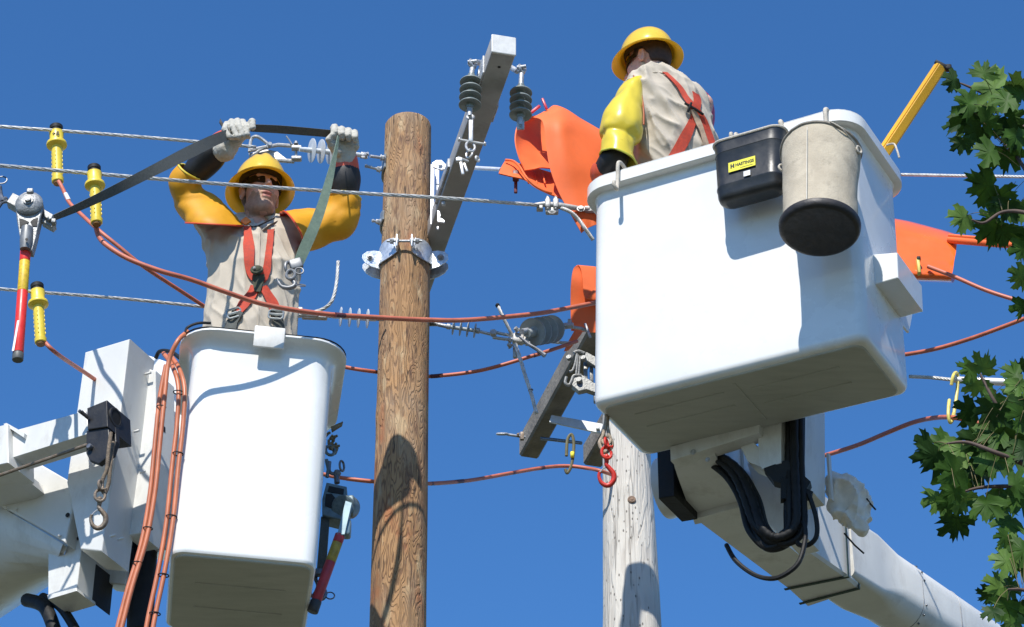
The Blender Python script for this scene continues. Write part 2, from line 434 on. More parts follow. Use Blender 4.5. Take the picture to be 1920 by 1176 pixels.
# ================================================================ wood
def wood(name, light, dark, accent, contrast=1.0, grey=False):
    m = bpy.data.materials.new(name); m.use_nodes = True; t = m.node_tree; b = t.nodes['Principled BSDF']; N, L = t.nodes, t.links
    tc = N.new('ShaderNodeTexCoord')
    def mp(s):
        q = N.new('ShaderNodeMapping'); q.inputs['Scale'].default_value = s; L.new(tc.outputs['Object'], q.inputs[0]); return q.outputs[0]
    def nz(s, sc, det=4, rg=.55, dist=0):
        q = N.new('ShaderNodeTexNoise'); q.inputs['Scale'].default_value = sc; q.inputs['Detail'].default_value = det; q.inputs['Roughness'].default_value = rg; q.inputs['Distortion'].default_value = dist
        L.new(mp(s), q.inputs['Vector']); return q.outputs['Fac']
    def mth(op, a, bb=None):
        q = N.new('ShaderNodeMath'); q.operation = op
        for i, x in enumerate((a, bb)):
            if x is None: continue
            if isinstance(x, (int, float)): q.inputs[i].default_value = x
            else: L.new(x, q.inputs[i])
        return q.outputs[0]
    def rng(x, a, bb, c=0, d=1):
        q = N.new('ShaderNodeMapRange'); L.new(x, q.inputs[0])
        for i, k in enumerate((a, bb, c, d)): q.inputs[i+1].default_value = k
        return q.outputs[0]
    def mix(f, a, bb):
        q = N.new('ShaderNodeMix'); q.data_type = 'RGBA'
        L.new(f, q.inputs[0])
        for i, x in ((6, a), (7, bb)):
            if isinstance(x, tuple): q.inputs[i].default_value = (*x, 1)
            else: L.new(x, q.inputs[i])
        return q.outputs[2]
    contour = mth('SINE', mth('MULTIPLY', nz((7, 7, 1.3), 1, 3.2, .5, .15), 260 if not grey else 60))
    line = rng(contour, .1, .95)
    fine = nz((60, 60, 2.2), 1, 5, .65)
    blot = nz((7, 7, 2.6), 1, 3, .6)
    c = mix(rng(nz((5, 5, .9), 1, 4), .35, .65), light, tuple(x*.82 for x in light))
    c = mix(mth('MULTIPLY', mth('MULTIPLY', line, rng(nz((6, 6, 2), 1, 3), .40, .60, .30, 1)), (.7 if not grey else .3)*contrast), c, dark)
    c = mix(rng(fine, .56, .74, 0, .65), c, dark)
    if not grey:
        c = mix(rng(nz((3.3, 3.3, 1.1), 1, 5, .65), .50, .66, 0, .55), c, (.30, .235, .17))
        c = mix(rng(blot, .58, .70, 0, .75), c, accent)
        vo = N.new('ShaderNodeTexNoise'); vo.inputs['Scale'].default_value = 1; vo.inputs['Detail'].default_value = 2; L.new(mp((38, 38, 7)), vo.inputs['Vector'])
        c = mix(rng(vo.outputs['Fac'], .63, .70, 0, .85), c, (.05, .03, .018))
        c = mix(rng(nz((30, 30, 5), 1, 4, .7), .54, .62, 0, .7), c, (.16, .085, .05))
        c = mix(rng(nz((18, 18, 5), 1, 3), .58, .68, 0, .7), c, (.52, .38, .22))
    else:
        v = N.new('ShaderNodeTexVoronoi'); v.inputs['Scale'].default_value = 1; v.inputs['Randomness'].default_value = 1; L.new(mp((42, 42, 20)), v.inputs['Vector'])
        sel = rng(nz((4, 4, 1.5), 1, 2), .48, .56); peck = mth('MULTIPLY', rng(v.outputs['Distance'], .13, .20, 1, 0), sel)
        c = mix(mth('MULTIPLY', peck, .85), c, (.07, .06, .05))
        c = mix(rng(blot, .55, .75, 0, .4), c, accent)
        crack = mth('MULTIPLY', rng(mth('ABSOLUTE', mth('SUBTRACT', nz((11, 11, .25), 1, 3, .6), .5)), 0, .010, 1, 0), .7)
        c = mix(crack, c, (.10, .09, .08))
    L.new(c, b.inputs['Base Color']); b.inputs['Roughness'].default_value = .85
    bp = N.new('ShaderNodeBump'); bp.inputs['Strength'].default_value = .8; bp.inputs['Distance'].default_value = .008
    L.new(mth('ADD', mth('MULTIPLY', line, -.4), mth('MULTIPLY', fine, -1.2)), bp.inputs['Height']); L.new(bp.outputs[0], b.inputs['Normal'])
    return m
WOODB = wood('fresh_pole_wood', (.43, .245, .112), (.10, .045, .022), (.34, .11, .04))
WOODG = wood('weathered_pole_wood', (.66, .63, .57), (.34, .30, .26), (.42, .38, .33), grey=True)
WOODD = mat('dark_weathered_timber', (.26, .23, .19), .85, col2=(.15, .13, .105), vs=6, bump=.5, bs=50, stretch=(1, 1, 1), dirt=.5, dcol=(.04, .035, .03), ds=10)
ARMF = mat('grey_fibreglass_arm', (.33, .32, .31), .6, var=.12, vs=8, dirt=.6, dcol=(.12, .11, .10), ds=7)

def ppm(p): return FPX / (p.y*_cp + (p.z-CAMZ)*_sp)
def pole(name, top, low, rt, rl, mats, knots, label, seedv):
    ax = (top - low); ax.normalize(); L0 = (top - low).length
    foot = low - ax * (low.z / ax.z) - ax*.0
    L = (top - foot).length; a, b, d = frame(ax, (0, 1, 0)); n = 72; mb = MB(); rings = []
    zs = [0, L*.3, L*.55] + [L*.55 + (L*.45-.012)*i/150 for i in range(1, 151)] + [L-.004, L]
    for z in zs:
        r = rt + (rl - rt) * min((L - z)/L0, 1.6); r *= (1 if z < L-.01 else (.985 if z < L-.002 else .965))
        ring = []
        for i in range(n):
            t = 2*PI*i/n; q = Vector((cos(t)*2.2, sin(t)*2.2, z*1.1 + seedv))
            k = 1 + .022*mnoise.noise(q) + .012*mnoise.noise(q*Vector((4, 4, 1.2))) if False else 1 + .022*mnoise.noise(q) + .011*mnoise.noise(Vector((q.x*5, q.y*5, q.z*1.3)))
            for (kt, kz, kh, kr) in knots:
                dt = (t-kt+PI) % (2*PI) - PI; dd = (dt*r)**2 + (z-(L-kz))**2; k += kh*math.exp(-dd/(kr*kr))
            if z > L-.02: q2 = .004*mnoise.noise(Vector((cos(t)*9, sin(t)*9, 3)))
            else: q2 = 0
            ring.append(foot + d*(z+q2) + a*r*k*cos(t) + b*r*k*sin(t))
        rings.append(ring)
    mb.loft(rings)
    root = thing(name, foot, label, 'utility pole')
    obj('pole_shaft', mb, mats, root)
    return root, foot, ax, L
topB, lowB = P(765.5, 236, 10.2), P(746, 1176, 10.2)
brown_pole, footB, axB, LB = pole('utility_pole', topB, lowB, 43/ppm(topB), 53.5/ppm(lowB), WOODB, [(rad(230), .55, .07, .05), (rad(320), 1.2, .05, .06), (rad(215), 1.75, .06, .06), (rad(300), .32, .05, .03)], 'new brown wooden utility pole with visible grain between the two bucket workers', 1.3)
topG, lowG = P(1168, 640, 11.7), P(1185.5, 1176, 11.7)
grey_pole, footG, axG, LG = pole('utility_pole', topG, lowG, 38.5/ppm(topG), 55/ppm(lowG), WOODG, [(rad(265), 1.0, .05, .03)], 'old bleached grey wooden utility pole under the right-hand bucket', 8.1)
def poleB(y, off=0, side=0):   # point on the brown pole's axis seen at image row y
    p = P(745, y, 10.2); s = (p.z - footB.z)/axB.z; return footB + axB*s
def radB(z): return 43/ppm(topB) + (53.5/ppm(lowB) - 43/ppm(topB)) * ((topB.z - z)/(topB.z - lowB.z))
# knot and blaze tags on the grey pole
mb = MB(); kp = P(1181, 962, 11.7); r0 = 50/ppm(kp)
kn = Vector((sin(rad(5)), -cos(rad(5)), 0)); kc = Vector((footG.x + axG.x*(kp.z/axG.z), 11.7, kp.z)) + kn*(r0*1.0 - .006)
mb.lathe(kc, kn, [(0, .022), (.006, .021), (.010, .016), (.009, .010), (.012, .006), (.012, .001)], 18)
obj('knot', mb, mat('knot_wood', (.30, .2, .14), .8, col2=(.16, .11, .08), vs=60), grey_pole)

# ================================================================ buckets
class Fr:
    def __init__(s, c, th, tx=0, ty=0):
        u = V(cos(th), -sin(th), 0); v = V(sin(th), cos(th), 0); z = (V(0, 0, 1) + u*tx + v*ty).normalized()
        u = (u - z*u.dot(z)).normalized(); s.c, s.u, s.v, s.z = Vector(c), u, z.cross(u), z
    def __call__(s, a, b, h): return s.c + s.u*a + s.v*b + s.z*h
    def ax(s): return (s.u, s.v, s.z)
    def at(s, px, py, b=None, a=None, h=None):    # the point seen at a pixel on the plane b (or a, or h) = const of this frame
        o = Vector((0, 0, CAMZ)); d = P(px, py, 10) - o
        n, k = ((s.v, b) if b is not None else (s.u, a) if a is not None else (s.z, h))
        t = ((s.c + n*k - o).dot(n)) / d.dot(n); return o + d*t
    def loc(s, p): q = p - s.c; return (q.dot(s.u), q.dot(s.v), q.dot(s.z))
RB = Fr((1.039, 9.3937, 7.727), .4911, .0404, -.0313)
LBk = Fr(Vector((-1.1001, 9.2921, 6.7282)) + Vector((-.0056, .038, 0)), -.1408, .0261, -.0017)
def bucket(fr, w0, d0, w1, d1, H, lip, lipstyle, parent, cr=.06, cb=.035):
    def ring(h, off, r=None):
        t = max(0, min(1, h/H)); W = w0 + (w1-w0)*t + 2*off; D = d0 + (d1-d0)*t + 2*off
        rr = (cr + .035*t + off) if r is None else r
        return [fr(x, y, h) for x, y in rrect(W, D, max(rr, .012), 7)]
    shell = MB()
    outer = [ring(0.0, -cb*1.25, cr*.8), ring(.002, -cb*.7), ring(cb*.25, -cb*.28), ring(cb*.6, -cb*.07), ring(cb, 0)]
    for i in range(1, 8): outer.append(ring(cb + (H-.12-cb)*i/8, 0))
    if lipstyle == 'band':
        outer += [ring(H-.115, 0), ring(H-.075, .002), ring(H-.066, .008), ring(H-.062, lip-.006), ring(H-.058, lip), ring(H-.004, lip), ring(H, lip-.004)]
    else:
        outer += [ring(H-.075, 0), ring(H-.055, .004), ring(H-.038, .014), ring(H-.026, lip*.5), ring(H-.018, lip*.8), ring(H-.014, lip-.003), ring(H-.011, lip), ring(H-.003, lip), ring(H, lip-.004)]
    inner = [ring(H+.001, lip-.012), ring(H+.001, -.005), ring(H-.006, -.012)]
    for i in range(1, 7): inner.append(ring(H - (H-.04)*i/6, -.016 - .004))
    inner.append(ring(.035, -.05))
    shell.loft(outer + inner, cap=True)
    return obj('bucket', shell, WHITE, parent)
lift_r = thing('bucket_lift', RB(0, 0, 0), 'large white two-person bucket on a lift boom, tool tray and canvas pail hung on it', 'bucket lift')
lift_l = thing('bucket_lift', LBk(0, 0, 0), 'narrow white one-person bucket on a lift boom, orange hoses looped beside it', 'bucket lift')
RBs = Fr(RB.c - RB.u*.019, .4911, .0404, -.0313)
bk_r = bucket(RBs, 1.270, .5223, 1.253, .595, 1.139, .043, 'band', lift_r, .055, .036)
bk_l = bucket(LBk, .5784, .66, .585, .64, 1.0495, .058, 'flare', lift_l, .06, .02)
# scuffed undersides (moulded pan, a separate pad let in under each bucket)
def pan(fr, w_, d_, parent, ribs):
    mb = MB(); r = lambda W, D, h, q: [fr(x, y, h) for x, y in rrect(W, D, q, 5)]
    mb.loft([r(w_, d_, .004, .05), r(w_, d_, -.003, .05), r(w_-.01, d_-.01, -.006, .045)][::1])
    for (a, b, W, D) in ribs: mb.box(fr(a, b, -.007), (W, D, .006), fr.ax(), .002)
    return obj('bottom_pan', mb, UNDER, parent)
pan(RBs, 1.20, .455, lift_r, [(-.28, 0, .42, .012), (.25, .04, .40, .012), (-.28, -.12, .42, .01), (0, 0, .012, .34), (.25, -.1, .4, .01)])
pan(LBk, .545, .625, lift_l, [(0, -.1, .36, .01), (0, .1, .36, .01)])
# cover plate hooked over the left rim, black liner edge
mb = MB(); c = LBk.at(505, 633, b=-(.32+.062)); hgt = .072
mb.box(c, (.128, .012, .105), LBk.ax(), .005); mb.box(c + LBk.v*.035 + LBk.z*.047, (.124, .07, .010), LBk.ax(), .003)
obj('rim_cover_plate', mb, WHITE2, bk_l)
mb = MB(); mb.tube([LBk(x, y, 1.052) for x, y in rrect(.585+.105, .64+.105, .13, 7)], .0035, 6, closed=True)
obj('liner_edge', mb, BLACK, bk_l)
mb = MB()
mb.tube([RBs(x, y, 1.142) for x, y in rrect(1.253+.07, .595+.07, .13, 7)], .004, 6, closed=True)
obj('liner_edge', mb, WHITE2, bk_r)
# step box on the right-hand side of the large bucket
# ================================================================ lift parts beside and under the buckets
def prb(mb, fr, poly, b, dep, bev=.004):   # outline on a plane facing the front of a frame, with real depth behind it
    return mb.prism([fr.at(x, y, b=b) for x, y in poly], fr.v*dep, bev)
# right bucket: step box on its right-hand side
mb = MB(); bev = .012
fa = [RB.at(x, y, b=-.10) for x, y in ((1626, 478), (1682, 473), (1684, 521), (1634, 535))]
q = fa; dd = RB.v*.30
mb.prism(q, dd, .006)
obj('step_box', mb, WHITE, bk_r)
mb = MB(); mb.prism([RB.at(x, y, a=.598) for x, y in ((1622, 468), (1632, 462), (1712, 560), (1700, 625), (1688, 612), (1628, 545))], RB.u*.012, .003)
obj('step_base', mb, WHITE, bk_r)

# right boom
fr = RB
def bl(px, py, h): return fr.at(px, py, h=h)
mb = MB(); secs = []
for (l, r, hh) in (((1300, 974), (1397, 948), .34), ((1475, 1105), (1587, 1081), .36), ((1511, 1138), (1614, 1104), .36)):
    a, b = bl(*l, -.12), bl(*r, -.12); w_ = (b-a)
    z = fr.z*hh; secs.append([a + w_*.04, b - w_*.04, b + z*.04, b + z, a + z, a + z*.04])
mb.loft(secs, smooth=False)
obj('boom_tip', mb, WHITE2, lift_r)
# two dark straps round the boom
for (l, r, hh) in (((1472, 1103), (1588, 1080), .30), ((1500, 1130), (1608, 1102), .34)):
    mb = MB(); a, b = bl(*l, -.124), bl(*r, -.124); z = fr.z; a -= fr.u*.006; b += fr.u*.006
    th = fr.v*.017
    mb.boxp([a - z*.004, b - z*.004, b - z*.004 + th, a - z*.004 + th, a, b, b + th, a + th])
    mb.boxp([b - fr.u*.004, b, b + th, b - fr.u*.004 + th, b - fr.u*.004 + z*hh, b + z*hh, b + z*hh + th, b - fr.u*.004 + z*hh + th])
    obj('boom_strap', mb, mat('dark_green_band', (.02, .045, .035), .6, var=.3, vs=30), lift_r)
# tapering outer boom: rounded rectangle running away from the camera
a0, a1 = (bl(1560, 1095, -.10) + fr.z*.17), (bl(1905, 1330, -.16) + fr.z*.2)
dr = (a1 - a0).normalized(); side = dr.cross(V(0, 0, 1)).normalized(); up = side.cross(dr)
mb = MB(); rings = []
for t, W, Hh, r in ((0, .25, .34, .03), (.25, .26, .35, .04), (.45, .27, .36, .12), (.455, .275, .365, .125), (1.2, .28, .37, .14), (3.2, .30, .38, .15)):
    c = a0 + dr*t; rings.append([c + side*x + up*y for x, y in rrect(W, Hh, r, 8)])
mb.loft(rings)
ob = obj('boom_arm', mb, WHITE2, lift_r)
mb = MB()
for t in (.62,):
    c = a0 + dr*t
    for x, y in rrect(.282, .372, .13, 8)[::2]: mb.lathe(c + side*x + up*y - (side*x+up*y).normalized()*.004, (side*x + up*y), [(0, .006), (.007, .005), (.009, .001)], 6)
mb.tube([a0 + dr*.60 + side*x + up*y for x, y in rrect(.279, .369, .13, 8)], .0012, 5, closed=True)
mb.tube([a0 + dr*.95 + side*x + up*y for x, y in rrect(.283, .373, .14, 8)], .0022, 5, closed=True)
obj('rivet', mb, STEEL, ob)
# tip cover, side drum, mounting plates and posts under the bucket
mb = MB(); z = fr.z
A, B, C, D = bl(1262, 868, -.07), bl(1337, 847, -.07), bl(1405, 958, -.085), bl(1303, 980, -.085)
mb.loft([[A + z*.07, B + z*.07, B + z*.3, A + z*.3], [A + z*.02, B + z*.02, B + z*.3, A + z*.3], [A.lerp(D, .06), B.lerp(C, .06), B.lerp(C, .06) + z*.3, A.lerp(D, .06) + z*.3], [A.lerp(D, .2) - z*.006, B.lerp(C, .2) - z*.006, B.lerp(C, .2) + z*.3, A.lerp(D, .2) + z*.3],
         [D - z*.01, C - z*.01, C + z*.3, D + z*.3], [D + (D-A)*.03 + z*.02, C + (C-B)*.03 + z*.02, C + (C-B)*.03 + z*.3, D + (D-A)*.03 + z*.3]], smooth=False)
obj('tip_cover', mb, WHITE2, lift_r)
mb = MB(); c = bl(1258, 935, .02) + fr.u*.02
mb.cyl(c + fr.u*-.06 + z*.06, c + fr.u*.2 + z*.06, .145, n=32, bev=.01)
obj('pivot_drum', mb, WHITE2, lift_r)
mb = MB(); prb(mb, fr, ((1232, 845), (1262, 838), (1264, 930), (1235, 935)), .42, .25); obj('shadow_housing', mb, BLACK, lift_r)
mb = MB(); prb(mb, fr, ((1256, 838), (1425, 792), (1423, 812), (1257, 864)), .20, .08); obj('mounting_plate', mb, WHITE2, lift_r)
mb = MB(); mb.bolt(fr.at(1300, 848, b=.198), -fr.v, .010, .008); mb.bolt(fr.at(1327, 862, b=.2), -fr.v, .008, .008); obj('bolt', mb, GALV, lift_r)
mb = MB(); prb(mb, fr, ((1388, 838), (1412, 828), (1422, 838), (1430, 878), (1402, 866)), .26, .12); prb(mb, fr, ((1421, 790), (1465, 778), (1465, 868), (1429, 880), (1422, 868)), .24, .10)
obj('valve_box', mb, WHITE2, lift_r)
mb = MB(); prb(mb, fr, ((1470, 700), (1508, 690), (1508, 905), (1470, 915)), .38, .24, .008); obj('mast_post', mb, WHITE2, lift_r)
mb = MB(); p0 = fr.at(1550, 850, b=.60); p1 = fr.at(1557, 935, b=.60); mb.prism([fr.at(*q, b=.64) for q in ((1549, 850), (1553, 849), (1559, 935), (1555, 937))], fr.v*.03); obj('edge_trim', mb, WHITE2, lift_r)
mb = MB(); prb(mb, fr, ((1400, 868), (1500, 850), (1505, 1000), (1470, 1010), (1440, 985)), .62, .2, .01); obj('knuckle_casting', mb, WHITE2, lift_r)
# black hydraulic hoses and cable under the right bucket
mb = MB(); YH = 9.62
mb.tube(crom(PL((1488, 700, YH), (1488, 860, YH), (1492, 950, YH-.02), (1483, 1003, YH), (1450, 1015, YH+.02), (1424, 985, YH+.03), (1408, 930, YH+.08), (1375, 885, YH+.15), (1345, 862, YH+.25)), 8), [.032]*8*3 + [.038]*200, 12) if False else None
pts = crom(PL((1490, 690, YH), (1489, 860, YH), (1493, 940, YH-.02), (1488, 995, YH-.01), (1452, 1012, YH+.02), (1424, 985, YH+.03), (1406, 930, YH+.08), (1375, 880, YH+.15), (1335, 850, YH+.25)), 9)
rs = [.034 + .006*min(1, max(0, (i-14)/12)) for i in range(len(pts))]
for hi, (ox, oy, oz, hr) in enumerate(((0, -.02, 0, .019), (.026, 0, -.018, .017), (-.024, .004, .008, .017), (.012, .03, .02, .016), (-.010, .03, -.022, .018), (-.034, .028, -.02, .013), (.036, .03, .01, .013), (.0, .012, .0, .024))):
    hp_ = [p + V(ox, oy, oz)*1.05 + V(1, .6, .8)*.011*mnoise.noise(V(i*.09, hi*3.3, 1)) for i, p in enumerate(pts)]
    rr_ = [hr*(1 + (.10*sin(i*2.6) if hi in (0, 2) else 0)) for i in range(len(hp_))]
    mb.tube(hp_, rr_, 10)
mb.prism(PL((1432, 878, 9.64), (1475, 862, 9.6), (1520, 903, 9.6), (1512, 918, 9.6), (1450, 902, 9.64)), V(.01, .05, 0)*1.0)
mb.prism(PL((1465, 893, 9.6), (1525, 922, 9.6), (1520, 930, 9.6), (1465, 935, 9.6)), V(.0, .04, 0))
obj('hose_bundle', mb, BLACK, lift_r)
mb = MB(); mb.tube(crom(PL((1516, 925, 9.6), (1530, 970, 9.6), (1531, 1005, 9.6), (1515, 1022, 9.62), (1495, 1018, 9.62), (1500, 985, 9.6), (1508, 985, 9.58), (1510, 1010, 9.58), (1500, 1050, 9.58), (1480, 1072, 9.6), (1450, 1085, 9.64), (1415, 1078, 9.7), (1380, 1052, 9.75), (1362, 1022, 9.8)), 8), .0105, 8)
obj('control_cable', mb, BLACK, lift_r)
# cloth cover bundled on the boom
mbs = []
c = P(1592, 950, 10.05); k = 1/ppm(c)
prims = [('+', s_ell(P(1594, 948, 10.05), (34*k, .08, 50*k)), 0), ('+', s_cap(P(1566, 905, 10.0), P(1568, 955, 10.02), .035, .03), .02), ('+', s_cap(P(1578, 894, 10.0), P(1622, 925, 10.0), .022, .02), .015), ('+', s_cap(P(1622, 925, 10.0), P(1632, 948, 10.02), .02, .012), .015), ('+', s_cap(P(1570, 960, 10.0), P(1615, 992, 10.0), .03, .03), .02), ('+', s_ell(P(1575, 910, 10.03), (18*k, .06, 24*k)), .03), ('+', s_ell(P(1612, 962, 10.05), (22*k, .07, 42*k)), .03), ('+', s_cap(P(1570, 898, 10), P(1625, 940, 10.03), .014, .012), .02), ('+', s_cap(P(1602, 985, 10.02), P(1614, 1000, 10.02), .03, .022), .03)]
m_ = sdf(prims, .006); displace(m_, lambda p: .022*folds(V(p.x + .5*p.z, p.y, p.z - .6*p.x), (12, 7, 4), 2) + .014*folds(V(p.x - .6*p.z, p.y, p.z), (20, 12, 8), 5) + .010*mnoise.noise(p*10) - .02)
CANV = mat('pale_canvas', (.78, .74, .66), .9, var=.1, vs=20, dirt=.3, dcol=(.3, .27, .22), ds=7)
tag(obj('cloth_cover', m_, CANV), 'crumpled pale cloth cover bundled on top of the right boom', 'cloth cover')
mb = MB(); mb.tube(PL((1583, 1000, 9.98), (1602, 1022, 9.98), (1620, 1038, 10.0)), .004, 6); mb.tube(PL((1625, 935, 10.0), (1632, 945, 10.0), (1642, 956, 10.0)), .004, 6)
obj('tie_cord', mb, BLACK, bpy.data.objects['cloth_cover'])

# ---------------------------------------------------------------- left boom
LF = Fr(LBk.c, .47)
def A_(*pts): return pts
mb = MB(); prb(mb, LF, ((160, 660), (243, 635), (217, 850), (191, 1034), (151, 1030), (125, 905)), .30, .21, .007)
hous = obj('boom_housing', mb, WHITE2, lift_l)
mb = MB()
for q in ((279, 700), (258, 808), (270, 885), (228, 1010), (214, 1004)):
    p = LF.at(*q, a=LF.loc(LF.at(243, 700, b=.30))[0]); mb.cyl(p - LF.u*.02, p + LF.u*.012, .006, n=8)
mb.box(LF.at(283, 705, b=.52) , (.03, .03, .05), LF.ax(), .004)
obj('bolt', mb, WHITE2, hous)
mb = MB(); prb(mb, LF, ((275, 690), (292, 695), (292, 860), (262, 1000), (236, 1005)), .48, .16, .006); obj('side_plate', mb, WHITE2, lift_l)
mb = MB(); prb(mb, LF, ((262, 660), (350, 690), (345, 900), (318, 1032), (250, 1020), (262, 860)), .72, .16, .01); obj('back_panel', mb, WHITE, lift_l)
mb = MB(); prb(mb, LF, ((10, 812), (160, 770), (170, 812), (12, 862)), .06, .12, .006)
mb.cyl(LF.at(140, 822, h=LF.loc(LF.at(100, 845, b=.06))[2]) , LF.at(140, 822, h=LF.loc(LF.at(100, 845, b=.06))[2]) - LF.z*.0, .012) if False else None
tube_ = obj('jib_tube', mb, WHITE2, lift_l)
mb = MB(); prb(mb, LF, ((-90, 820), (14, 795), (16, 868), (-90, 890)), .02, .2, .006); prb(mb, LF, ((6, 795), (12, 793), (46, 812), (44, 820)), .04, .02, .002); obj('jib_collar', mb, WHITE2, lift_l)
hz = LF.loc(LF.at(90, 838, b=.06))[2]
mb = MB(); p = LF.at(141, 823, h=LF.loc(LF.at(141, 818, b=.06))[2]-.0); mb.lathe(p - LF.z*.003, LF.z, [(0, .012), (.006, .012)], 12); obj('bolt_hole', mb, BLACK, tube_)
# black cast bracket with the round socket
mb = MB()
Afc = [LF.at(x, y, b=.04) for x, y in ((163, 765), (200, 750), (202, 800), (164, 806))]
mb.prism(Afc, LF.v*.19, .005)
rf = LF.loc(LF.at(201, 775, b=.04))[0]
sc = LF.at(216, 783, a=rf + .001)
mb.lathe(sc - LF.u*.004, LF.u, [(0, .047), (.008, .047), (.010, .045), (.010, .036), (-.01, .034), (-.035, .03)], 24, cap=False)
prb(mb, LF, ((162, 808), (203, 798), (206, 835), (200, 858), (185, 870), (168, 864), (161, 850)), .05, .03, .005)
prb(mb, LF, ((175, 806), (216, 796), (218, 828), (210, 852), (196, 862)), .10, .03, .005)
mb.cyl(LF.at(152, 772, b=.0), LF.at(166, 784, b=.03), .009, n=10)
brk = obj('socket_bracket', mb, BLKP, lift_l)
mb = MB(); mb.lathe(LF.at(171, 840, b=.05) - LF.v*.022, LF.v, [(0, .001), (0, .011), (.004, .013), (.02, .013)], 14); mb.cyl(LF.at(148, 770, b=-.01), LF.at(158, 778, b=.02), .008, n=10); obj('pin', mb, STEEL, brk)
mb = MB(); mb.lathe(sc + LF.u*.0, LF.u, [(.004, .0362), (.004, .030), (.0042, .001)], 20, cap=False); obj('socket_hole', mb, mat('socket_black', (.004, .004, .004), .8), brk)
# rod under the tube
mb = MB(); mb.tube([LF.at(-60, 912, b=.02), LF.at(90, 860, b=.03), LF.at(164, 834, b=.04)], .0075, 8); obj('pull_rod', mb, RUST, lift_l)
# big boom body at the lower left
mb = MB(); prb(mb, LF, ((-120, 850), (20, 850), (45, 858), (62, 862), (141, 908), (135, 960), (122, 1017), (14, 955), (-120, 900)), .34, .35, .01); prb(mb, LF, ((-60, 892), (5, 900), (42, 880), (45, 896), (28, 905), (-60, 925)), .18, .16, .004)
body = obj('boom_body', mb, WHITE2, lift_l)
mb = MB()
for q in ((65, 929), (127, 966)): mb.lathe(LF.at(*q, b=.334), -LF.v, [(0, .011), (.003, .011), (.003, .001)], 14)
obj('bolt_hole', mb, BLACK, body)
mb = MB()
for q in ((11, 953), (30, 956), (111, 1004)): mb.ball(LF.at(*q, b=.33), .008, 8)
obj('bolt', mb, WHITE2, body)
mb = MB(); secs = []
for k in range(13):
    t = PI*.5*k/12
    # curved belly under the body
    yb = .37 + .80*(1-cos(t)); s_ = sin(t)
    row = []
    for (x0, y0), (x1, y1) in (((14, 958), (0, 1150)), ((118, 1020), (94, 1088))):
        row.append(LF.at(x0 + (x1-x0)*s_, y0 + (y1-y0)*s_, b=yb))
    e = (row[0] - row[1]); secs.append([row[0] + e*1.6, row[0], row[1]])
mb2 = MB()
for s_ in secs: pass
mb.loft(secs, cap=False, closed=False)
mb.loft([[p + LF.v*.03 + LF.z*.0 for p in s_] for s_ in secs], cap=False, closed=False)
bm_side = [s_[2] for s_ in secs]; ctr = LF.at(100, 1010, b=.70)
o0 = len(mb.v); mb.add(bm_side + [LF.at(118, 1020, b=.72)], [list(range(len(bm_side)+1))], False)
obj('boom_belly', mb, WHITE2, lift_l)
mb = MB(); prb(mb, LF, ((90, 1035), (120, 1040), (130, 1010), (152, 990), (152, 1034), (144, 1105), (90, 1118)), .42, .12, .005); prb(mb, LF, ((88, 1116), (143, 1102), (144, 1108), (90, 1124)), .39, .15, .003); obj('lower_bracket', mb, WHITE2, lift_l)
mb = MB(); prb(mb, LF, ((128, 950), (137, 950), (160, 970), (160, 985), (128, 998)), .45, .1); prb(mb, LF, ((145, 1036), (152, 1036), (144, 1108), (140, 1104)), .43, .26); mb.bolt(LF.at(146, 1010, b=.415), -LF.v, .006, .004); obj('dark_web', mb, BLKP, lift_l)
mb = MB(); prb(mb, LF, ((194, 1046), (238, 1052), (236, 1097), (197, 1092)), .66, .1, .008); obj('end_cap', mb, WHITE2, lift_l)
mb = MB(); prb(mb, LF, ((250, 905), (283, 900), (275, 928), (250, 932)), .50, .06, .004); prb(mb, LF, ((272, 788), (297, 790), (297, 800), (290, 800)), .50, .06, .002); obj('clip_block', mb, BLACK, lift_l)
mb = MB(); mb.tube(crom([LF.at(272, 1020, b=.75), LF.at(268, 1100, b=.75), LF.at(262, 1190, b=.7)], 8), .058, 14); mb.tube(crom([LF.at(240, 1000, b=.7), LF.at(248, 1060, b=.7), LF.at(245, 1190, b=.7)], 8), .02, 10)
mb.tube(crom([LF.at(50, 1125, b=.6), LF.at(85, 1140, b=.55), LF.at(108, 1200, b=.5)], 8), .032, 12); mb.tube(crom([LF.at(80, 1120, b=.6), LF.at(115, 1140, b=.55), LF.at(150, 1195, b=.5)], 8), .022, 12)
mb.tube(crom([LF.at(292, 672, b=.62), LF.at(300, 659, b=.6), LF.at(320, 660, b=.55), LF.at(338, 672, b=.5)], 8), .010, 10)
obj('black_hose', mb, BLACK, lift_l)
# orange hydraulic hoses looping down between boom and bucket
def offs(pts, d): return [Vector(p) + Vector(d) for p in pts]
YS = 8.98
b1 = PL((352, 622, YS+.02), (333, 640, YS-.02), (316, 680, YS), (309, 740, YS), (300, 830, YS), (291, 920, YS), (275, 1010, YS), (248, 1100, YS), (225, 1190, YS))
b2 = PL((318, 665, YS+.2), (335, 690, YS+.05), (346, 730, YS), (343, 800, YS), (334, 880, YS), (324, 980, YS), (309, 1070, YS), (292, 1150, YS), (283, 1200, YS))
HG = 'orange hydraulic hoses beside the left bucket'
for i, (base, d, lb) in enumerate(((b1, V(0, 0, 0), 'orange hose leaving the left bucket rim in a high arch'), (b1, V(-.022, .012, -.02), 'orange hose tied against the outer side of the high-arched hose'),
                    (b2, V(0, 0, 0), 'orange hose bent out below the rim, nearest the left bucket wall'), (b2, V(-.027, .01, .012), 'orange hose inside the pair that runs down along the left bucket wall'))):
    mb = MB(); pts = offs(base, d)
    if i == 1: pts = pts[2:]; pts[0] = pts[0].lerp(offs(base, V(0,0,0))[2], .5)
    mb.tube(crom(pts, 10), .0098, 12); o = tag(obj('hydraulic_hose', mb, ORHOSE), lb, 'hydraulic hose', HG)
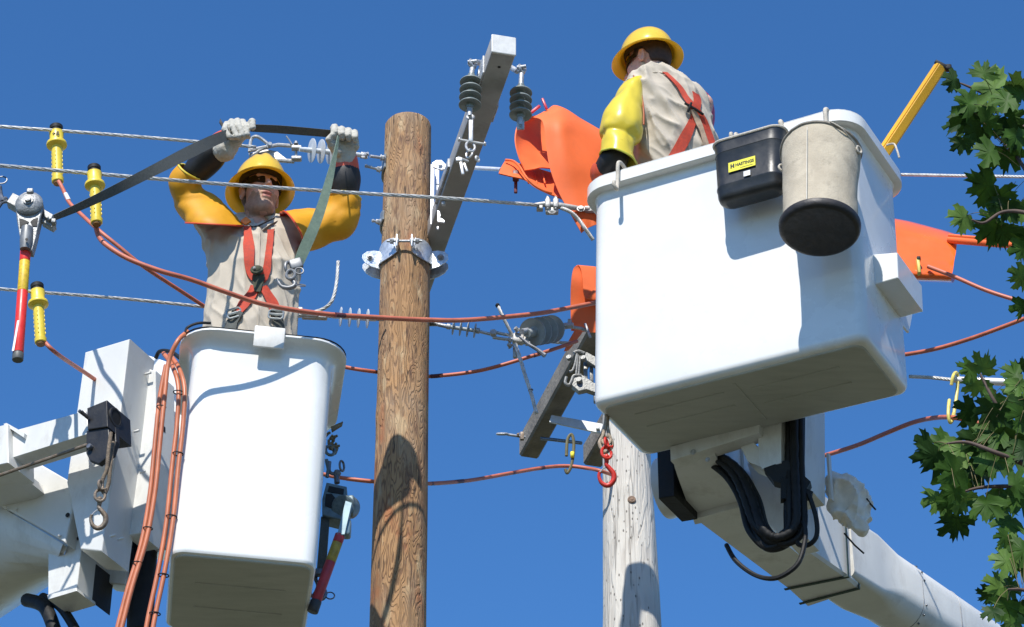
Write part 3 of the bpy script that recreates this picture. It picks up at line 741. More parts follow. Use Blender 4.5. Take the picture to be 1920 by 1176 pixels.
ho = o
mb = MB()
for (a, r) in ((P(306, 762, YS), 0), (P(281, 990, YS), 0), (P(262, 1055, YS), 0)): mb.torus(a + V(-.008, .004, 0), V(.1, 0, 1), .0185, .0026, 14, 6, sy=.75)
for a in (P(341, 735, YS), P(340, 850, YS), P(328, 968, YS), P(313, 1078, YS), P(297, 1150, YS)): mb.torus(a + V(-.014, .004, 0), V(.1, 0, 1), .0215, .0026, 14, 6, sy=.75)
tag(obj('cable_tie', mb, BLACK, ho), None)
# rim cord from bucket to hoses
mb = MB(); mb.tube(crom(PL((347, 625, 8.98), (352, 614, 9.0), (372, 606, 9.0), (395, 606, 9.02)), 8), .006, 8); obj('rim_cord', mb, BLACK, bk_l)

# ---------------------------------------------------------------- slings and hooks
def swivel_hook(name, top, ctr, tip_r, m, Y, label, cat, sc_=1.0, sling=None, dm=RUST):
    root = thing(name, P(ctr[0], ctr[1], Y), label, cat)
    k = 1/ppm(P(ctr[0], ctr[1], Y)); U = V(0, -_sp, _cp)
    c = P(ctr[0], ctr[1], Y); R_ = tip_r*k
    def L_(x, y): return c + V(1, 0, 0)*x*R_ + V(0, -.25, .97).normalized()*y*R_*1.15
    mb = MB(); pts = [L_(*q) for q in ((.05, 1.9), (.0, 1.35), (.35, .95), (.85, .35), (.9, -.3), (.45, -.85), (-.1, -.95), (-.65, -.6), (-.9, .05), (-.8, .5))]
    cp_ = crom(pts, 6); n = len(cp_); mb.tube(cp_, [R_*(.2 + .14*math.sin(PI*min(1, i/n*1.15))) for i in range(n)], 10); obj('hook', mb, m, root)
    mb = MB(); mb.tube([L_(.1, 1.15), L_(-.45, .85), L_(-.82, .45)], R_*.09, 6); obj('latch', mb, GALV, root)
    mb = MB(); sw = L_(.05, 2.6); mb.torus(sw, V(.3, -1, .1), R_*.62, R_*.19, 18, 8, sy=1.35); mb.cyl(L_(.05, 1.45), L_(.05, 2.15), R_*.26, R_*.32, n=12, bev=.003); mb.ball(L_(.05, 2.2), R_*.36, 10); obj('swivel', mb, m, root)
    mb = MB(); mb.torus(L_(.05, 3.75), V(1, -.5, .1), R_*.42, R_*.17, 16, 8, sy=1.5); mb.cyl(L_(-.3, 3.35), L_(.75, 3.3), R_*.15, n=8, bev=.002); mb.cyl(L_(.75, 3.3), L_(.85, 3.3), R_*.24, n=6); obj('shackle', mb, dm, root)
    return root, L_, R_
hk, L_, R_ = swivel_hook('lifting_hook', None, (184, 974), 15.5, RUST, 9.0, 'rusty swivel hook hanging in front of the left white boom', 'hook')
mb = MB(); mb.tube(crom([P(208, 812, 9.02), P(203, 850, 9.0), P(200, 880, 9.0), P(191, 905, 9.0), P(196, 925, 9.0), P(204, 905, 9.01), P(206, 880, 9.01), P(212, 830, 9.06)], 8), .0085, 10); obj('rope_sling', mb, mat('grimy_rope', (.17, .13, .09), .85, var=.4, vs=60, bump=.6, bs=200), hk)
REDH = mat('red_hook_paint', (.60, .035, .02), .35, var=.2, vs=30, dirt=.5, dcol=(.25, .05, .03), ds=30)
hk2, L_, R_ = swivel_hook('lifting_hook', None, (1137, 894), 15.5, REDH, 9.55, 'red swivel hook hanging from a rope eye below the left end of the large bucket', 'hook', dm=REDH)
mb = MB(); Y = 9.55
mb.tube(crom([P(1137, 770, Y), P(1136, 790, Y), P(1131, 815, Y), P(1124, 832, Y), P(1133, 848, Y), P(1140, 846, Y+.01), P(1148, 834, Y+.01), P(1142, 815, Y), P(1139, 795, Y+.01), P(1141, 765, Y+.02)], 7), .008, 10)
mb.torus(P(1137, 826, Y), V(0, -1, .3), .02, .006, 20, 8, sy=1.35, sx=.9)
obj('rope_sling', mb, mat('tan_rope', (.38, .30, .22), .85, var=.3, vs=60, bump=.5, bs=200), hk2)

# ---------------------------------------------------------------- things hanging on the large bucket's front rim
bf = -.2975 - .043      # front of the rim band
ROPE = mat('cream_rope', (.55, .50, .42), .8, var=.15, vs=40, bump=.3, bs=200)
# tool tray: oval rubber bucket
fb = bf - .062; Tc = RB.at(1409, 318, b=fb)
tray = thing('tool_tray', Tc, 'black oval rubber tool tray hanging from the rim of the large bucket', 'tool tray')
ta, tb, th_ = RB.loc(Tc)
TW = .335; bot = th_ - .155; topT = th_ + .135
def oval(h, W, D, r, sag=0): return [RB(ta + x, tb + y, h + sag*(abs(x)/(W/2))**2) for x, y in rrect(W, D, r, 9)]
mb = MB(); mb.loft([oval(bot, W=.24, D=.06, r=.03), oval(bot+.004, .27, .085, .042), oval(bot+.012, .293, .102, .05), oval(bot+.03, .305, .112, .055), oval(bot+.062, .310, .116, .057), oval(bot+.068, .316, .122, .06), oval(bot+.074, .316, .122, .06), oval(bot+.08, .311, .118, .058), oval(topT-.05, .325, .122, .06), oval(topT-.045, .330, .127, .063), oval(topT-.04, .326, .123, .06), oval(topT, .335, .126, .062, .012), oval(topT+.006, .337, .128, .063, .012), oval(topT+.006, .327, .118, .058, .012), oval(topT-.03, .32, .11, .054), oval(bot+.03, .3, .10, .049)])
TRAYM = mat('black_tray_rubber', (.022, .023, .024), .42, var=.35, vs=10, bump=.12, bs=25, dirt=.4, dcol=(.10, .095, .085), ds=9)
displace_ok = [setattr(mb, 'v', [p + RB.v*.004*mnoise.noise(p*9) + RB.u*.003*mnoise.noise(p*7 + V(3, 1, 2)) for p in mb.v])]
traybody = obj('tray_body', mb, TRAYM, tray)
mb = MB(); mb.tube(oval(topT+.010, .336, .127, .063, .012), .007, 8, closed=True); obj('rim_rope', mb, ROPE, tray)
# yellow maker's label with the lettering, white sticker
def flat_text(txt, size, origin, x, y, n, m, parent, name='lettering', bold=0.0, th=.0008, sx=1.0):
    cu = bpy.data.curves.new('t', 'FONT'); cu.body = txt; cu.size = size; cu.extrude = th; cu.offset = bold; cu.resolution_u = 3
    to = bpy.data.objects.new('t', cu); COL.objects.link(to); bpy.context.view_layer.update()
    me = bpy.data.meshes.new_from_object(to.evaluated_get(bpy.context.evaluated_depsgraph_get())); bpy.data.objects.remove(to)
    mbt = MB(); mbt.smooth = False
    mbt.add([origin + x*v.co.x*sx + y*v.co.y + n*v.co.z for v in me.vertices], [list(p.vertices) for p in me.polygons], False)
    bpy.data.meshes.remove(me); return obj(name, mbt, m, parent, auto=False)
LBLY = mat('label_yellow', (.80, .72, .05), .5, var=.05, vs=40); INK = mat('label_ink', (.02, .02, .02), .6)
fl = tb - .0655
lc = RB.at(1391, 308, b=fl)
mb = MB(); mb.box(lc, (.126, .002, .05), RB.ax(), 0); lab = obj('maker_label', mb, LBLY, traybody)
n_ = -RB.v; o_ = lc + n_*.0012
flat_text('HASTINGS', .0215, o_ - RB.u*.030 - RB.z*.004, RB.u, RB.z, n_, INK, lab, bold=.0007, sx=.86)
mb = MB(); mb.smooth = False
for dx in (-.050, -.038): mb.box(o_ + RB.u*dx + RB.z*.003, (.006, .0016, .022), RB.ax())
mb.box(o_ + RB.u*-.044 + RB.z*.003, (.014, .0012, .006), RB.ax()); obj('emblem', mb, INK, lab)
flat_text('TELESCOPING TOOLS', .0058, o_ - RB.u*.01 - RB.z*.018, RB.u, RB.z, n_, INK, lab, sx=.8) if False else None
mb = MB(); mb.box(o_ + RB.u*.022 - RB.z*.016, (.06, .0012, .0022), RB.ax()); obj('small_print', mb, mat('faded_ink', (.25, .22, .05), .6), lab)
lc2 = RB.at(1400.5, 325, b=fl - .001); mb = MB(); mb.box(lc2, (.031, .002, .026), RB.ax(), 0); obj('sticker', mb, mat('sticker_white', (.8, .8, .78), .5, var=.05), traybody)
def rim_hook(px, pyt, pyb, fb_, label, r=.0085, w_=.0, name='rim_hook'):
    a, _, h = RB.loc(RB.at(px, pyt, b=bf-.012)); _, _, hb = RB.loc(RB.at(px, pyb, b=bf-.012))
    mb = MB(); pts = [RB(a, -.2975+.03, 1.09), RB(a, -.2975+.02, 1.139), RB(a, -.2975-.0, h), RB(a+w_*.4, bf-.014, h-.006), RB(a+w_, bf-.016, (h+hb)/2), RB(a+w_*.4, bf-.03, hb+.01), RB(a, bf-.045, hb), RB(a-.004, bf-.058, hb+.012), RB(a-.004, bf-.058, hb+.03)]
    mb.tube(crom(pts, 7), r, 10)
    return mb
for px, t_, b_, lb, w__ in ((1161, 303, 360, 'cream S-hook on the left end of the large bucket rim, holding nothing', -.006), (1380, 250, 270, 'small cream hook over the bucket rim at the left side of the tool tray', 0), (1462, 227, 258, 'broad cream hook over the bucket rim at the right side of the tool tray', .01), (1548, 204, 262, 'tall cream hook over the bucket rim holding the canvas pail', 0)):
    tag(obj('rim_hook', rim_hook(px, t_, b_, fb, lb, w_=w__, r=.0105 if px > 1450 else .0088), ROPE), lb, 'hook', 'hooks over the rim of the large bucket')
# canvas pail with a black rubber bottom, mouth turned up under the rim
pc = RB.at(1540, 280, b=bf - .150); pail = thing('canvas_pail', pc, 'round dirty canvas pail with black bottom hanging at the corner of the large bucket', 'pail')
btm = RB.at(1537, 430, b=bf - .200); k = 1/ppm(btm)
axd = (RB.z*1 + RB.v*.14).normalized(); 
hgt = RB.loc(pc)[2] - RB.loc(btm)[2]
a_, b_, _d = frame(axd, RB.v)
mb = MB(); n = 64; rings = []
for i in range(40):
    t = i/39; r = (.155 + .013*t) * (1 - .03*math.sin(PI*t)); z0 = hgt*t
    ring = []
    for j in range(n):
        ph = 2*PI*j/n; q = Vector((cos(ph)*2.2, sin(ph)*2.2, t*3))
        rr = r*(1 + .022*mnoise.noise(q) + .012*mnoise.noise(q*3)) ; 
        zz = z0 - (.016*t*t)*cos(2*ph)*1.0
        ring.append(btm + axd*zz + a_*rr*cos(ph) + b_*rr*sin(ph))
    rings.append(ring)
inner = [[p + (btm + axd*(p-btm).dot(axd) - p).normalized()*.006 for p in r] for r in rings[::-3]]
mb.loft(rings + inner, cap=False)
CANV2 = mat('dirty_canvas', (.56, .49, .375), .9, col2=(.42, .36, .27), vs=7, bump=.25, bs=160, dirt=.65, dcol=(.12, .10, .08), ds=11)
pb = obj('pail_side', mb, CANV2, pail)
mb = MB(); mb.lathe(btm + axd*.02, -axd, [(-.004, .168), (.0, .170), (.02, .168), (.03, .160), (.034, .15), (.034, .145), (.030, .13), (.028, .0005)], 64)
obj('pail_bottom', mb, mat('rubber_bottom', (.016, .016, .018), .55, col2=(.03, .024, .022), vs=14, bump=.3, bs=30, dirt=.5, dcol=(.07, .045, .035), ds=6), pail)
mb = MB(); top_ring = rings[-1]; mb.tube([p + axd*.002 for p in top_ring], .0075, 8, closed=True); obj('rim_band', mb, mat('grimy_rope_band', (.28, .25, .21), .85, var=.3, vs=40), pail)
mb = MB(); 
left = btm + axd*(hgt-.03) - RB.u*.172; right = btm + axd*(hgt-.05) + RB.u*.172
mb.torus(left - RB.u*.004, V(.3, -1, 0), .016, .0055, 14, 8); mb.torus(right + RB.u*.0, V(.6, -.6, 0), .016, .005, 14, 8)
mb.tube(crom([right + RB.z*.0, right - RB.u*.03 - RB.v*.10 + RB.z*.05, right - RB.u*.07 - RB.v*.135 + RB.z*.08], 6), .003, 6)
obj('handle_ring', mb, ROPE, pail)
mb = MB(); pj = rings[-1][0]
mb.tube([btm + axd*(hgt*t) - RB.v*.0 + (a_*cos(PI*1.52) + b_*sin(PI*1.52))*(.165+.012*t) for t in (.05, .3, .6, .97)], .0012, 5); obj('seam', mb, CANV, pail)
# ================================================================ pole-top hardware
def insul(mb, p0, p1, n, rs, rc, thick=.006, droop=.012, s0=.15, s1=.85, side=28):
    p0, p1 = Vector(p0), Vector(p1); d = (p1-p0).normalized(); L = (p1-p0).length; prof = [(0, rc*.9), (L*s0*.6, rc*.9), (L*s0*.7, rc)]
    for i in range(n):
        z = L*(s0 + (s1-s0)*(i + .5)/n)
        prof += [(z-droop*.3, rc), (z+droop*.15, rs*.55), (z+droop*.7, rs*.93), (z+droop, rs), (z+droop+thick*.6, rs), (z+droop+thick*.8, rs*.96), (z+droop*.6+thick, rs*.6), (z+droop*.35+thick, rc*1.2), (z+droop*.5+thick, rc)]
    prof += [(L*(s1+.1*(1-s1)), rc), (L, rc*.9)]
    mb.lathe(p0, d, prof, side); return mb
def clevis(mb, p, d, w=.018, L=.05, t=.006, hint=None):
    a, b, d = frame(d, hint); p = Vector(p)
    mb.lathe(p - d*.012, d, [(0, w*.5), (.014, w*.55)], 12)
    for s in (-1, 1): mb.box(p + d*L/2 + a*s*(w*.55), (t, w*.9, L), (a, b, d), .002)
    mb.cyl(p + d*L*.75 - a*w*1.1, p + d*L*.75 + a*w*1.1, .006, n=10)
    return mb
POLY = mat('grey_polymer', (.20, .235, .235), .5, var=.15, vs=15, dirt=.3, dcol=(.3, .3, .28), ds=10)
POLYM = mat('mid_grey_polymer', (.34, .37, .37), .5, var=.15, vs=15, dirt=.3, dcol=(.2, .2, .2), ds=10)
POLYL = mat('pale_polymer', (.62, .64, .65), .4, var=.08, vs=15)
# --- grey fibreglass crossarm on the brown pole
E0 = P(944, 86, 8.8); F0 = PZ(819, 440, E0.z); ad = (F0 - E0).normalized(); aa = ad.cross(V(0, 0, 1)).normalized(); az = V(0, 0, 1)
arm = thing('crossarm', P(835, 400, 10.05), 'long grey fibreglass crossarm bolted beside the brown pole, pointing at the camera', 'crossarm')
mb = MB(); L = 2.35; mb.box(E0 + ad*L/2, (.108, .100, L), (aa, az, ad), .006); beam = obj('beam', mb, ARMF, arm)
mb = MB(); mb.box(E0 - ad*.003, (.112, .104, .012), (aa, az, ad), .004); obj('end_plate', mb, mat('arm_end_cap', (.62, .62, .60), .5, var=.1, vs=30), beam)
mb = MB()
for q in ((936, 126), (880, 285)):
    p = PZ(q[0], q[1], E0.z - .051); mb.lathe(p - az*.001, az, [(0, .007), (.002, .007)], 10)
obj('bolt_hole', mb, BLACK, beam)
mb = MB()
sL = 1 if (E0 + aa).x < E0.x else -1
pl = E0 + ad*.22 + aa*sL*.058; mb.box(pl, (.008, .10, .16), (aa, az, ad), .002)
pr_ = E0 + ad*.42 - aa*sL*.058; mb.box(pr_, (.008, .09, .12), (aa, az, ad), .002)
mb.box(E0 + ad*1.02 + aa*sL*.060, (.012, .05, .30), (aa, az, ad), .002)
obj('side_plate', mb, GALV, arm)
def hang_insulator(top, bot, rod_top, Y, label, grp='insulators hanging from the grey crossarm'):
    root = thing('insulator', P(*top, Y), label, 'insulator', grp)
    T = P(*top, Y); B = Vector((T.x, T.y, P(*bot, Y).z)); B = Vector((P(*bot, Y).x, Y, P(*bot, Y).z))
    mb = MB(); mb.torus(T, V(.9, -.5, .2), .020, .007, 18, 8); mb.torus(T + V(0, 0, 0), V(.1, -1, .3), .016, .007, 18, 8, sy=1.3)
    mb.cyl(T + V(-.02, -.012, 0), T + V(.02, -.02, 0), .009, n=10)
    q = P(*rod_top, Y); d = (B - q).normalized(); mb.cyl(T - V(0, 0, .015), q + d*.01, .011, .012, n=12); obj('top_fitting', mb, GALV, root)
    mb = MB(); insul(mb, q, B, 4, .051, .018, .005, .016, .04, .93, 36); obj('shed_stack', mb, POLY, root)
    mb = MB(); mb.cyl(B - d*.005, B + d*.045, .013, .011, n=14)
    return root, B, d, mb
k1, B1, d1, mb = hang_insulator((886, 120), (881, 203), (884, 140), 9.0, 'grey ribbed insulator on the near left side of the crossarm, carrying a long wire clamp')
mb.torus(P(882, 220, 9.0), V(0, -1, .25), .013, .007, 16, 8); mb.cyl(P(882, 220, 8.985), P(882, 220, 9.02), .007, n=10)
obj('end_fitting', mb, GALV, k1)
mb = MB(); mb.box(P(883, 243, 9.0), (.020, .014, .14), (V(1, 0, 0), V(0, 1, 0), V(0, 0, 1)), .004)
mb.torus(P(882, 275, 9.0), V(.25, -1, .2), .020, .0055, 18, 8, sy=1.6); mb.torus(P(880, 288, 9.03), V(-.5, -1, .2), .015, .005, 16, 8, sy=1.8)
mb.cyl(P(862, 262, 9.0), P(908, 270, 9.0), .005, n=8); mb.bolt(P(908, 270, 9.0), V(1, 0, -.1), .008, .008); mb.bolt(P(862, 262, 9.0), V(-1, 0, .1), .008, .008)
mb.cyl(P(858, 295, 9.0), P(878, 303, 9.02), .006, n=8); mb.torus(P(895, 298, 9.02), V(.8, -.6, 0), .012, .005, 14, 6)
mb.box(P(861, 300, 9.0), (.03, .015, .02), None, .003); mb.box(P(866, 316, 9.0), (.014, .012, .07), (V(1, 0, .15).normalized(), V(0, 1, 0), V(-.15, 0, 1).normalized()), .003); mb.box(P(873, 314, 9.02), (.012, .01, .05), (V(1, 0, .3).normalized(), V(0, 1, 0), V(-.3, 0, 1).normalized()), .003)
obj('suspension_clamp', mb, mat('bare_clamp_alloy', (.60, .59, .57), .45, metal=.5, var=.2, vs=40), k1)
k2, B2, d2, mb = hang_insulator((978, 130), (976, 221), (977, 160), 9.05, 'grey ribbed insulator right of the crossarm, in front of the orange blanket')
mb.box(P(976, 234, 9.05), (.034, .010, .055), None, .004); mb.torus(P(976, 236, 9.043), V(0, -1, .3), .006, .002, 12, 6)
obj('end_fitting', mb, GALV, k2)
mb = MB(); mb.cyl(P(893, 117, 9.0), P(912, 120, 9.05), .014, n=10); mb.torus(P(898, 145, 9.02), V(1, 0, 0), .03, .004, 16, 6, sy=1.2); obj('arm_eye', mb, GALV, arm)
mb = MB(); mb.cyl(P(970, 134, 9.1), P(957, 126, 9.14), .013, n=10); obj('arm_eye', mb, GALV, arm)

# --- galvanised fittings on the brown pole
def on_pole(px, py, out=0.0, Yg=10.2):       # point on the front surface of the brown pole
    p = P(px, py, Yg); ax0 = footB + axB*((p.z-footB.z)/axB.z); r = radB(p.z) + out
    for _ in range(6):
        dx = p.x - ax0.x; y = ax0.y - math.sqrt(max(r*r - dx*dx, 0)); p = P(px, py, y); ax0 = footB + axB*((p.z-footB.z)/axB.z); r = radB(p.z) + out
    return p, (p - Vector((ax0.x, ax0.y, p.z))).normalized()
zb = on_pole(760, 462)[0].z
bc = footB + axB*((zb - footB.z)/axB.z); rb = radB(zb)
band = thing('pole_band', bc, 'shiny galvanised two-piece clamp band bolted round the brown pole', 'pole band')
GLT = mat('bright_galvanised', (.66, .70, .74), .38, metal=.55, var=.2, vs=50, bump=.15, bs=150)
def arcplate(a0, a1, r0, hf, z0=0, n=16, t=.007):
    mb = MB(); rings = []
    for i in range(n+1):
        a = rad(a0 + (a1-a0)*i/n); d = V(sin(a), -cos(a), 0); h = hf(i/n); c = bc + V(0, 0, z0)
        rings.append([c + d*(r0) + V(0, 0, -h[0]), c + d*(r0+t) + V(0, 0, -h[0]), c + d*(r0+t) + V(0, 0, h[1]), c + d*r0 + V(0, 0, h[1])])
    return mb.loft(rings, smooth=False)
for s in (-1, 1):
    mb = arcplate(s*14, s*88, rb+.006, lambda t: (.030 + .030*math.sin(PI*t**.8), .034 + .022*math.sin(PI*t**.8)))
    d = V(sin(rad(s*14)), -cos(rad(14)), 0); p = bc + d*(rb+.03)
    mb.box(p, (.008, .055, .07), (V(1, 0, 0), V(0, 1, 0), V(0, 0, 1)), .002)
    half = obj('band_half', mb, GLT, band)
    # ears standing out at the side
    mb = MB(); e = bc + V(s*(rb+.006), -.015, 0)
    out = V(s, -.25, 0).normalized(); poly = []
    for x, z in ((-.03, .045), (.03, .046), (.064, .034), (.084, .012), (.086, -.012), (.068, -.036), (.038, -.052), (-.02, -.062)): poly.append(e + out*x + V(0, 0, z))
    mb.prism(poly, V(.0, .007, 0), .001); mb.prism([q + V(0, .05, -.022) for q in poly], V(.0, .007, 0), .001)
    obj('ear', mb, GLT, band)
    mb = MB(); q = e + out*.048; mb.cyl(q + V(0, -.022, 0), q + V(0, .085, -.02), .007, n=10); mb.bolt(q + V(0, -.002, 0), V(0, -1, .15), .013, .012); obj('ear_bolt', mb, GALV, band)
mb = MB(); p = bc + V(0, -(rb+.034), .006); mb.cyl(p - V(.085, 0, 0), p + V(.085, 0, 0), .0065, n=10)
for s in (-1, 1): mb.bolt(p + V(s*.042, 0, 0), V(-s, 0, 0), .014, .016); mb.bolt(p + V(s*.052, 0, 0), V(s, 0, 0), .014, .018)
obj('tension_bolt', mb, GALV, band)
def side_bracket(y0, y1, lab, bolts):
    p0, n0 = on_pole(724 + (y0-300)*-.03, (y0+y1)/2); c = poleB((y0+y1)/2); r = radB(c.z); root = thing('pole_bracket', c + V(-r, 0, 0), lab, 'bracket')
    mb = MB(); k = 1/ppm(c); hgt = (y1-y0)*k/ .82
    mb.smooth = False; rings = []
    for i in range(9):
        a = rad(-60 - 90*i/8); d = V(sin(a), -cos(a), 0); q = Vector((c.x, c.y, c.z)) + d*(r + .004)
        h1 = hgt*.5*(1 if i > 2 else .65 + .12*i)
        rings.append([q - V(0, 0, h1), q + d*.008 - V(0, 0, h1), q + d*.008 + V(0, 0, h1), q + V(0, 0, h1)])
    mb.loft(rings, smooth=False)
    obj('curved_plate', mb, mat('dull_galvanised', (.36, .40, .42), .5, metal=.5, var=.25, vs=30), root)
    for (xa, ya, xb, yb, rr, yy) in bolts:
        mb = MB(); A, B = P(xa, ya, yy), P(xb, yb, yy+.02); mb.cyl(A, B, rr, n=12); d = (A-B).normalized(); mb.bolt(B - d*-.006, d, rr*1.9, .02); mb.bolt(A.lerp(B, .12), d, rr*1.05, .008)
        obj('bolt', mb, GALV, root)
    return root
side_bracket(296, 334, 'curved steel bracket with two bolts high on the left side of the brown pole', [(684, 311, 716, 319, .0075, 10.14)])
side_bracket(404, 430, 'short one-bolt bracket left of the brown pole just above the clamp band', [(698, 414, 714, 417, .0065, 10.12)])
# white crossarm mount on the right side of the pole
mount = thing('crossarm_mount', P(822, 360, 10.1), 'white steel bracket joining the grey crossarm to the right of the brown pole', 'bracket')
mb = MB(); k = 1/ppm(P(815, 360, 10.1))
for x0, x1, y0, y1, Y in ((807, 813, 308, 420, 10.05), (815, 822, 318, 432, 10.10)):
    mb.boxp([P(x0, y1, Y), P(x1, y1, Y), P(x1, y1, Y) + V(0, .05, 0), P(x0, y1, Y) + V(0, .05, 0), P(x0+1, y0, Y), P(x1+1, y0, Y), P(x1+1, y0, Y) + V(0, .05, 0), P(x0+1, y0, Y) + V(0, .05, 0)])
WMET = mat('white_galvanised', (.74, .76, .80), .4, metal=.3, var=.1, vs=30)
obj('channel', mb, WMET, mount)
mb = MB(); mb.prism(PL((810, 305, 10.0), (818, 300, 10.0), (828, 300, 10.0), (836, 308, 10.0), (838, 316, 10.0), (828, 318, 10.0), (820, 316, 10.0), (811, 312, 10.0)), V(0, .012, 0), .002); mb.bolt(P(825, 310, 10.0), V(0, -1, .1), .011, .012); obj('gain_plate', mb, WMET, mount)
mb = MB(); mb.prism(PL((820, 394, 9.9), (824, 396, 9.9), (826, 404, 9.9), (823, 408, 9.9), (829, 410, 9.9), (834, 414, 9.9), (833, 417, 9.9), (820, 415, 9.9)), V(0, .01, 0), .001); mb.box(P(821, 428, 9.92), (.01, .01, .018), None, .002); obj('clip', mb, WMET, mount)
mb = MB(); mb.box(P(832, 382, 9.86), (.02, .02, .02), None, .004); mb.tube(PL((820, 345, 9.95), (826, 348, 9.95), (832, 330, 9.9), (838, 318, 9.9)), .006, 8); obj('brace', mb, GALV, mount)

# ================================================================ conductors
def cable(name, pts, R, label, grp, cat='power line', **kw):
    mb = MB(); strand_cable(mb, crom(pts, 6), R, **kw); o = obj(name, mb, WIRE, auto=False); return tag(o, label, cat, grp)
PG = 'bare twisted power lines'
cable('power_line', PL((-900, 168, 9.0), (-60, 233, 9.55), (107, 245, 9.65), (300, 260, 9.8), (480, 276, 9.95)), .0088, 'topmost bare twisted power line on the left, running behind the gloved hands', PG)
cable('power_line', PL((-900, 238, 7.5), (-60, 306, 8.35), (178, 326, 8.6), (400, 344, 8.85), (560, 355, 9.05), (700, 364, 9.2), (840, 372, 9.35), (1010, 385, 9.6)), .0088, 'bare twisted power line crossing in front of the left worker and his hard hat', PG)
cable('power_line', PL((-900, 468, 8.6), (-60, 537, 9.3), (72, 548, 9.5), (250, 562, 9.7), (470, 585, 9.9)), .0080, 'lowest bare twisted power line on the left, passing behind the left worker', PG)
cable('power_line', PL((1600, 326, 10.0), (1712, 328, 9.9), (1810, 330, 9.8), (1980, 333, 9.6), (2800, 350, 8.7)), .0080, 'white twisted power line behind the right end of the large bucket', PG, pitch=.09)
# dead-end clamp and insulator of the top line
def deadend(kind, pts, label, Y):
    pass
gde = 'dead-end insulator strings'
Y = 9.98
t1 = thing('dead_end_insulator', P(600, 283, Y), 'white thin-disc insulator string with wire clamp, top line, left of the brown pole', 'insulator', gde)
mb = MB(); mb.tube(crom(PL((468, 285, Y), (471, 262, Y), (480, 256, Y-.01), (492, 262, Y), (505, 273, Y+.01)), 6), .0085, 8); mb.tube(PL((470, 282, Y), (500, 276, Y), (522, 272, Y+.01), (560, 275, Y+.02)), .010, 8); mb.tube(PL((470, 298, Y+.03), (500, 299, Y+.03), (552, 303, Y+.03)), .011, 8)
mb.tube(PL((468, 297, Y), (485, 283, Y), (505, 273, Y)), .007, 8); mb.prism(PL((466, 288, Y+.02), (500, 280, Y+.02), (520, 284, Y+.02), (540, 300, Y+.02), (470, 298, Y+.02)), V(0, .02, 0), .002)
mb.tube(PL((537, 256, Y), (543, 264, Y), (548, 272, Y)), .007, 8, flat=.5); mb.box(P(556, 278, Y+.01), (.05, .03, .018), None, .004); mb.box(P(556, 298, Y+.02), (.05, .03, .018), None, .004)
obj('strain_clamp', mb, ALU, t1)
mb = MB(); mb.bolt(P(505, 273, Y-.01), V(.3, -1, -.2), .012, .022); mb.bolt(P(473, 300, Y-.01), V(.2, -1, -.2), .011, .018); mb.bolt(P(555, 270, Y), V(0, -.2, 1), .009, .014); mb.cyl(P(555, 275, Y+.02), P(555, 302, Y+.03), .007, n=8)
obj('bolt', mb, GALV, t1)
mb = MB(); insul(mb, P(561, 280, Y), P(676, 291, Y+.12), 5, .060, .013, .004, .003, .12, .86, 36); obj('disc_stack', mb, POLYL, t1)
mb = MB(); clevis(mb, P(676, 291, Y+.12), P(700, 293, Y+.14) - P(676, 291, Y+.12), .022, .04, .006, V(0, 0, 1)); mb.cyl(P(694, 293, Y+.13), P(722, 297, Y+.16), .008, n=10); mb.bolt(P(714, 296, Y+.15), V(1, 0, -.1), .013, .02); obj('clevis', mb, GALV, t1)
# third line: insulator between worker and pole
Y = 10.02
t2 = thing('dead_end_insulator', P(660, 594, Y), 'pale thin-disc insulator string just left of the brown pole, behind the orange cable', 'insulator', gde)
mb = MB(); mb.tube(PL((470, 588, 9.92), (560, 590, 9.95), (600, 592, Y)), .012, 8); mb.box(P(590, 593, Y), (.12, .03, .03), (V(1, 0, -.05).normalized(), V(0, 1, 0), V(.05, 0, 1).normalized()), .005); mb.box(P(562, 586, Y), (.03, .03, .045), None, .004); obj('strain_clamp', mb, ALU, t2)
mb = MB(); insul(mb, P(612, 592, Y), P(705, 599, Y+.05), 4, .046, .011, .004, .003, .18, .9, 32); obj('disc_stack', mb, POLYL, t2)
mb = MB(); mb.cyl(P(600, 592, Y), P(720, 600, Y+.06), .007, n=8); obj('rod', mb, GALV, t2)
# bent tail of the third line
cable('wire_tail', PL((560, 590, 9.9), (600, 582, 9.9), (622, 565, 9.88), (631, 530, 9.88), (634, 490, 9.88)), .0085, 'short white wire end bent upward left of the brown pole', 'cut wire ends', 'wire', pitch=.12)
# right of the pole: edge-on insulator, clamp body, wires, fat insulator
Y = 10.2
t3 = thing('dead_end_insulator', P(870, 617, Y), 'grey thin-disc insulator string just right of the brown pole', 'insulator', gde)
mb = MB(); mb.cyl(P(800, 608, Y+.05), P(822, 609, Y), .011, .008, n=10); mb.tube(PL((805, 606, Y+.03), (812, 604, Y), (822, 608, Y)), .006, 8); mb.cyl(P(822, 609, Y), P(842, 613, Y), .010, n=10); mb.cyl(P(896, 621, Y), P(921, 627, Y), .008, n=10); mb.cyl(P(838, 612, Y), P(844, 613, Y), .014, n=12); mb.cyl(P(893, 620, Y), P(899, 621, Y), .014, n=12); obj('end_fitting', mb, GALV, t3)
mb = MB(); insul(mb, P(842, 613, Y), P(896, 621, Y), 4, .036, .009, .004, .002, .0, 1.0, 28); obj('disc_stack', mb, POLYM, t3)
mb = MB(); mb.lathe(P(925, 625, Y-.01), V(0, -1, .2), [(-.01, .016), (.012, .016), (.012, .001)], 16); mb.tube(PL((922, 622, Y), (945, 627, Y), (965, 630, Y)), .008, 8); mb.tube(PL((924, 633, Y), (945, 636, Y), (965, 637, Y)), .008, 8)
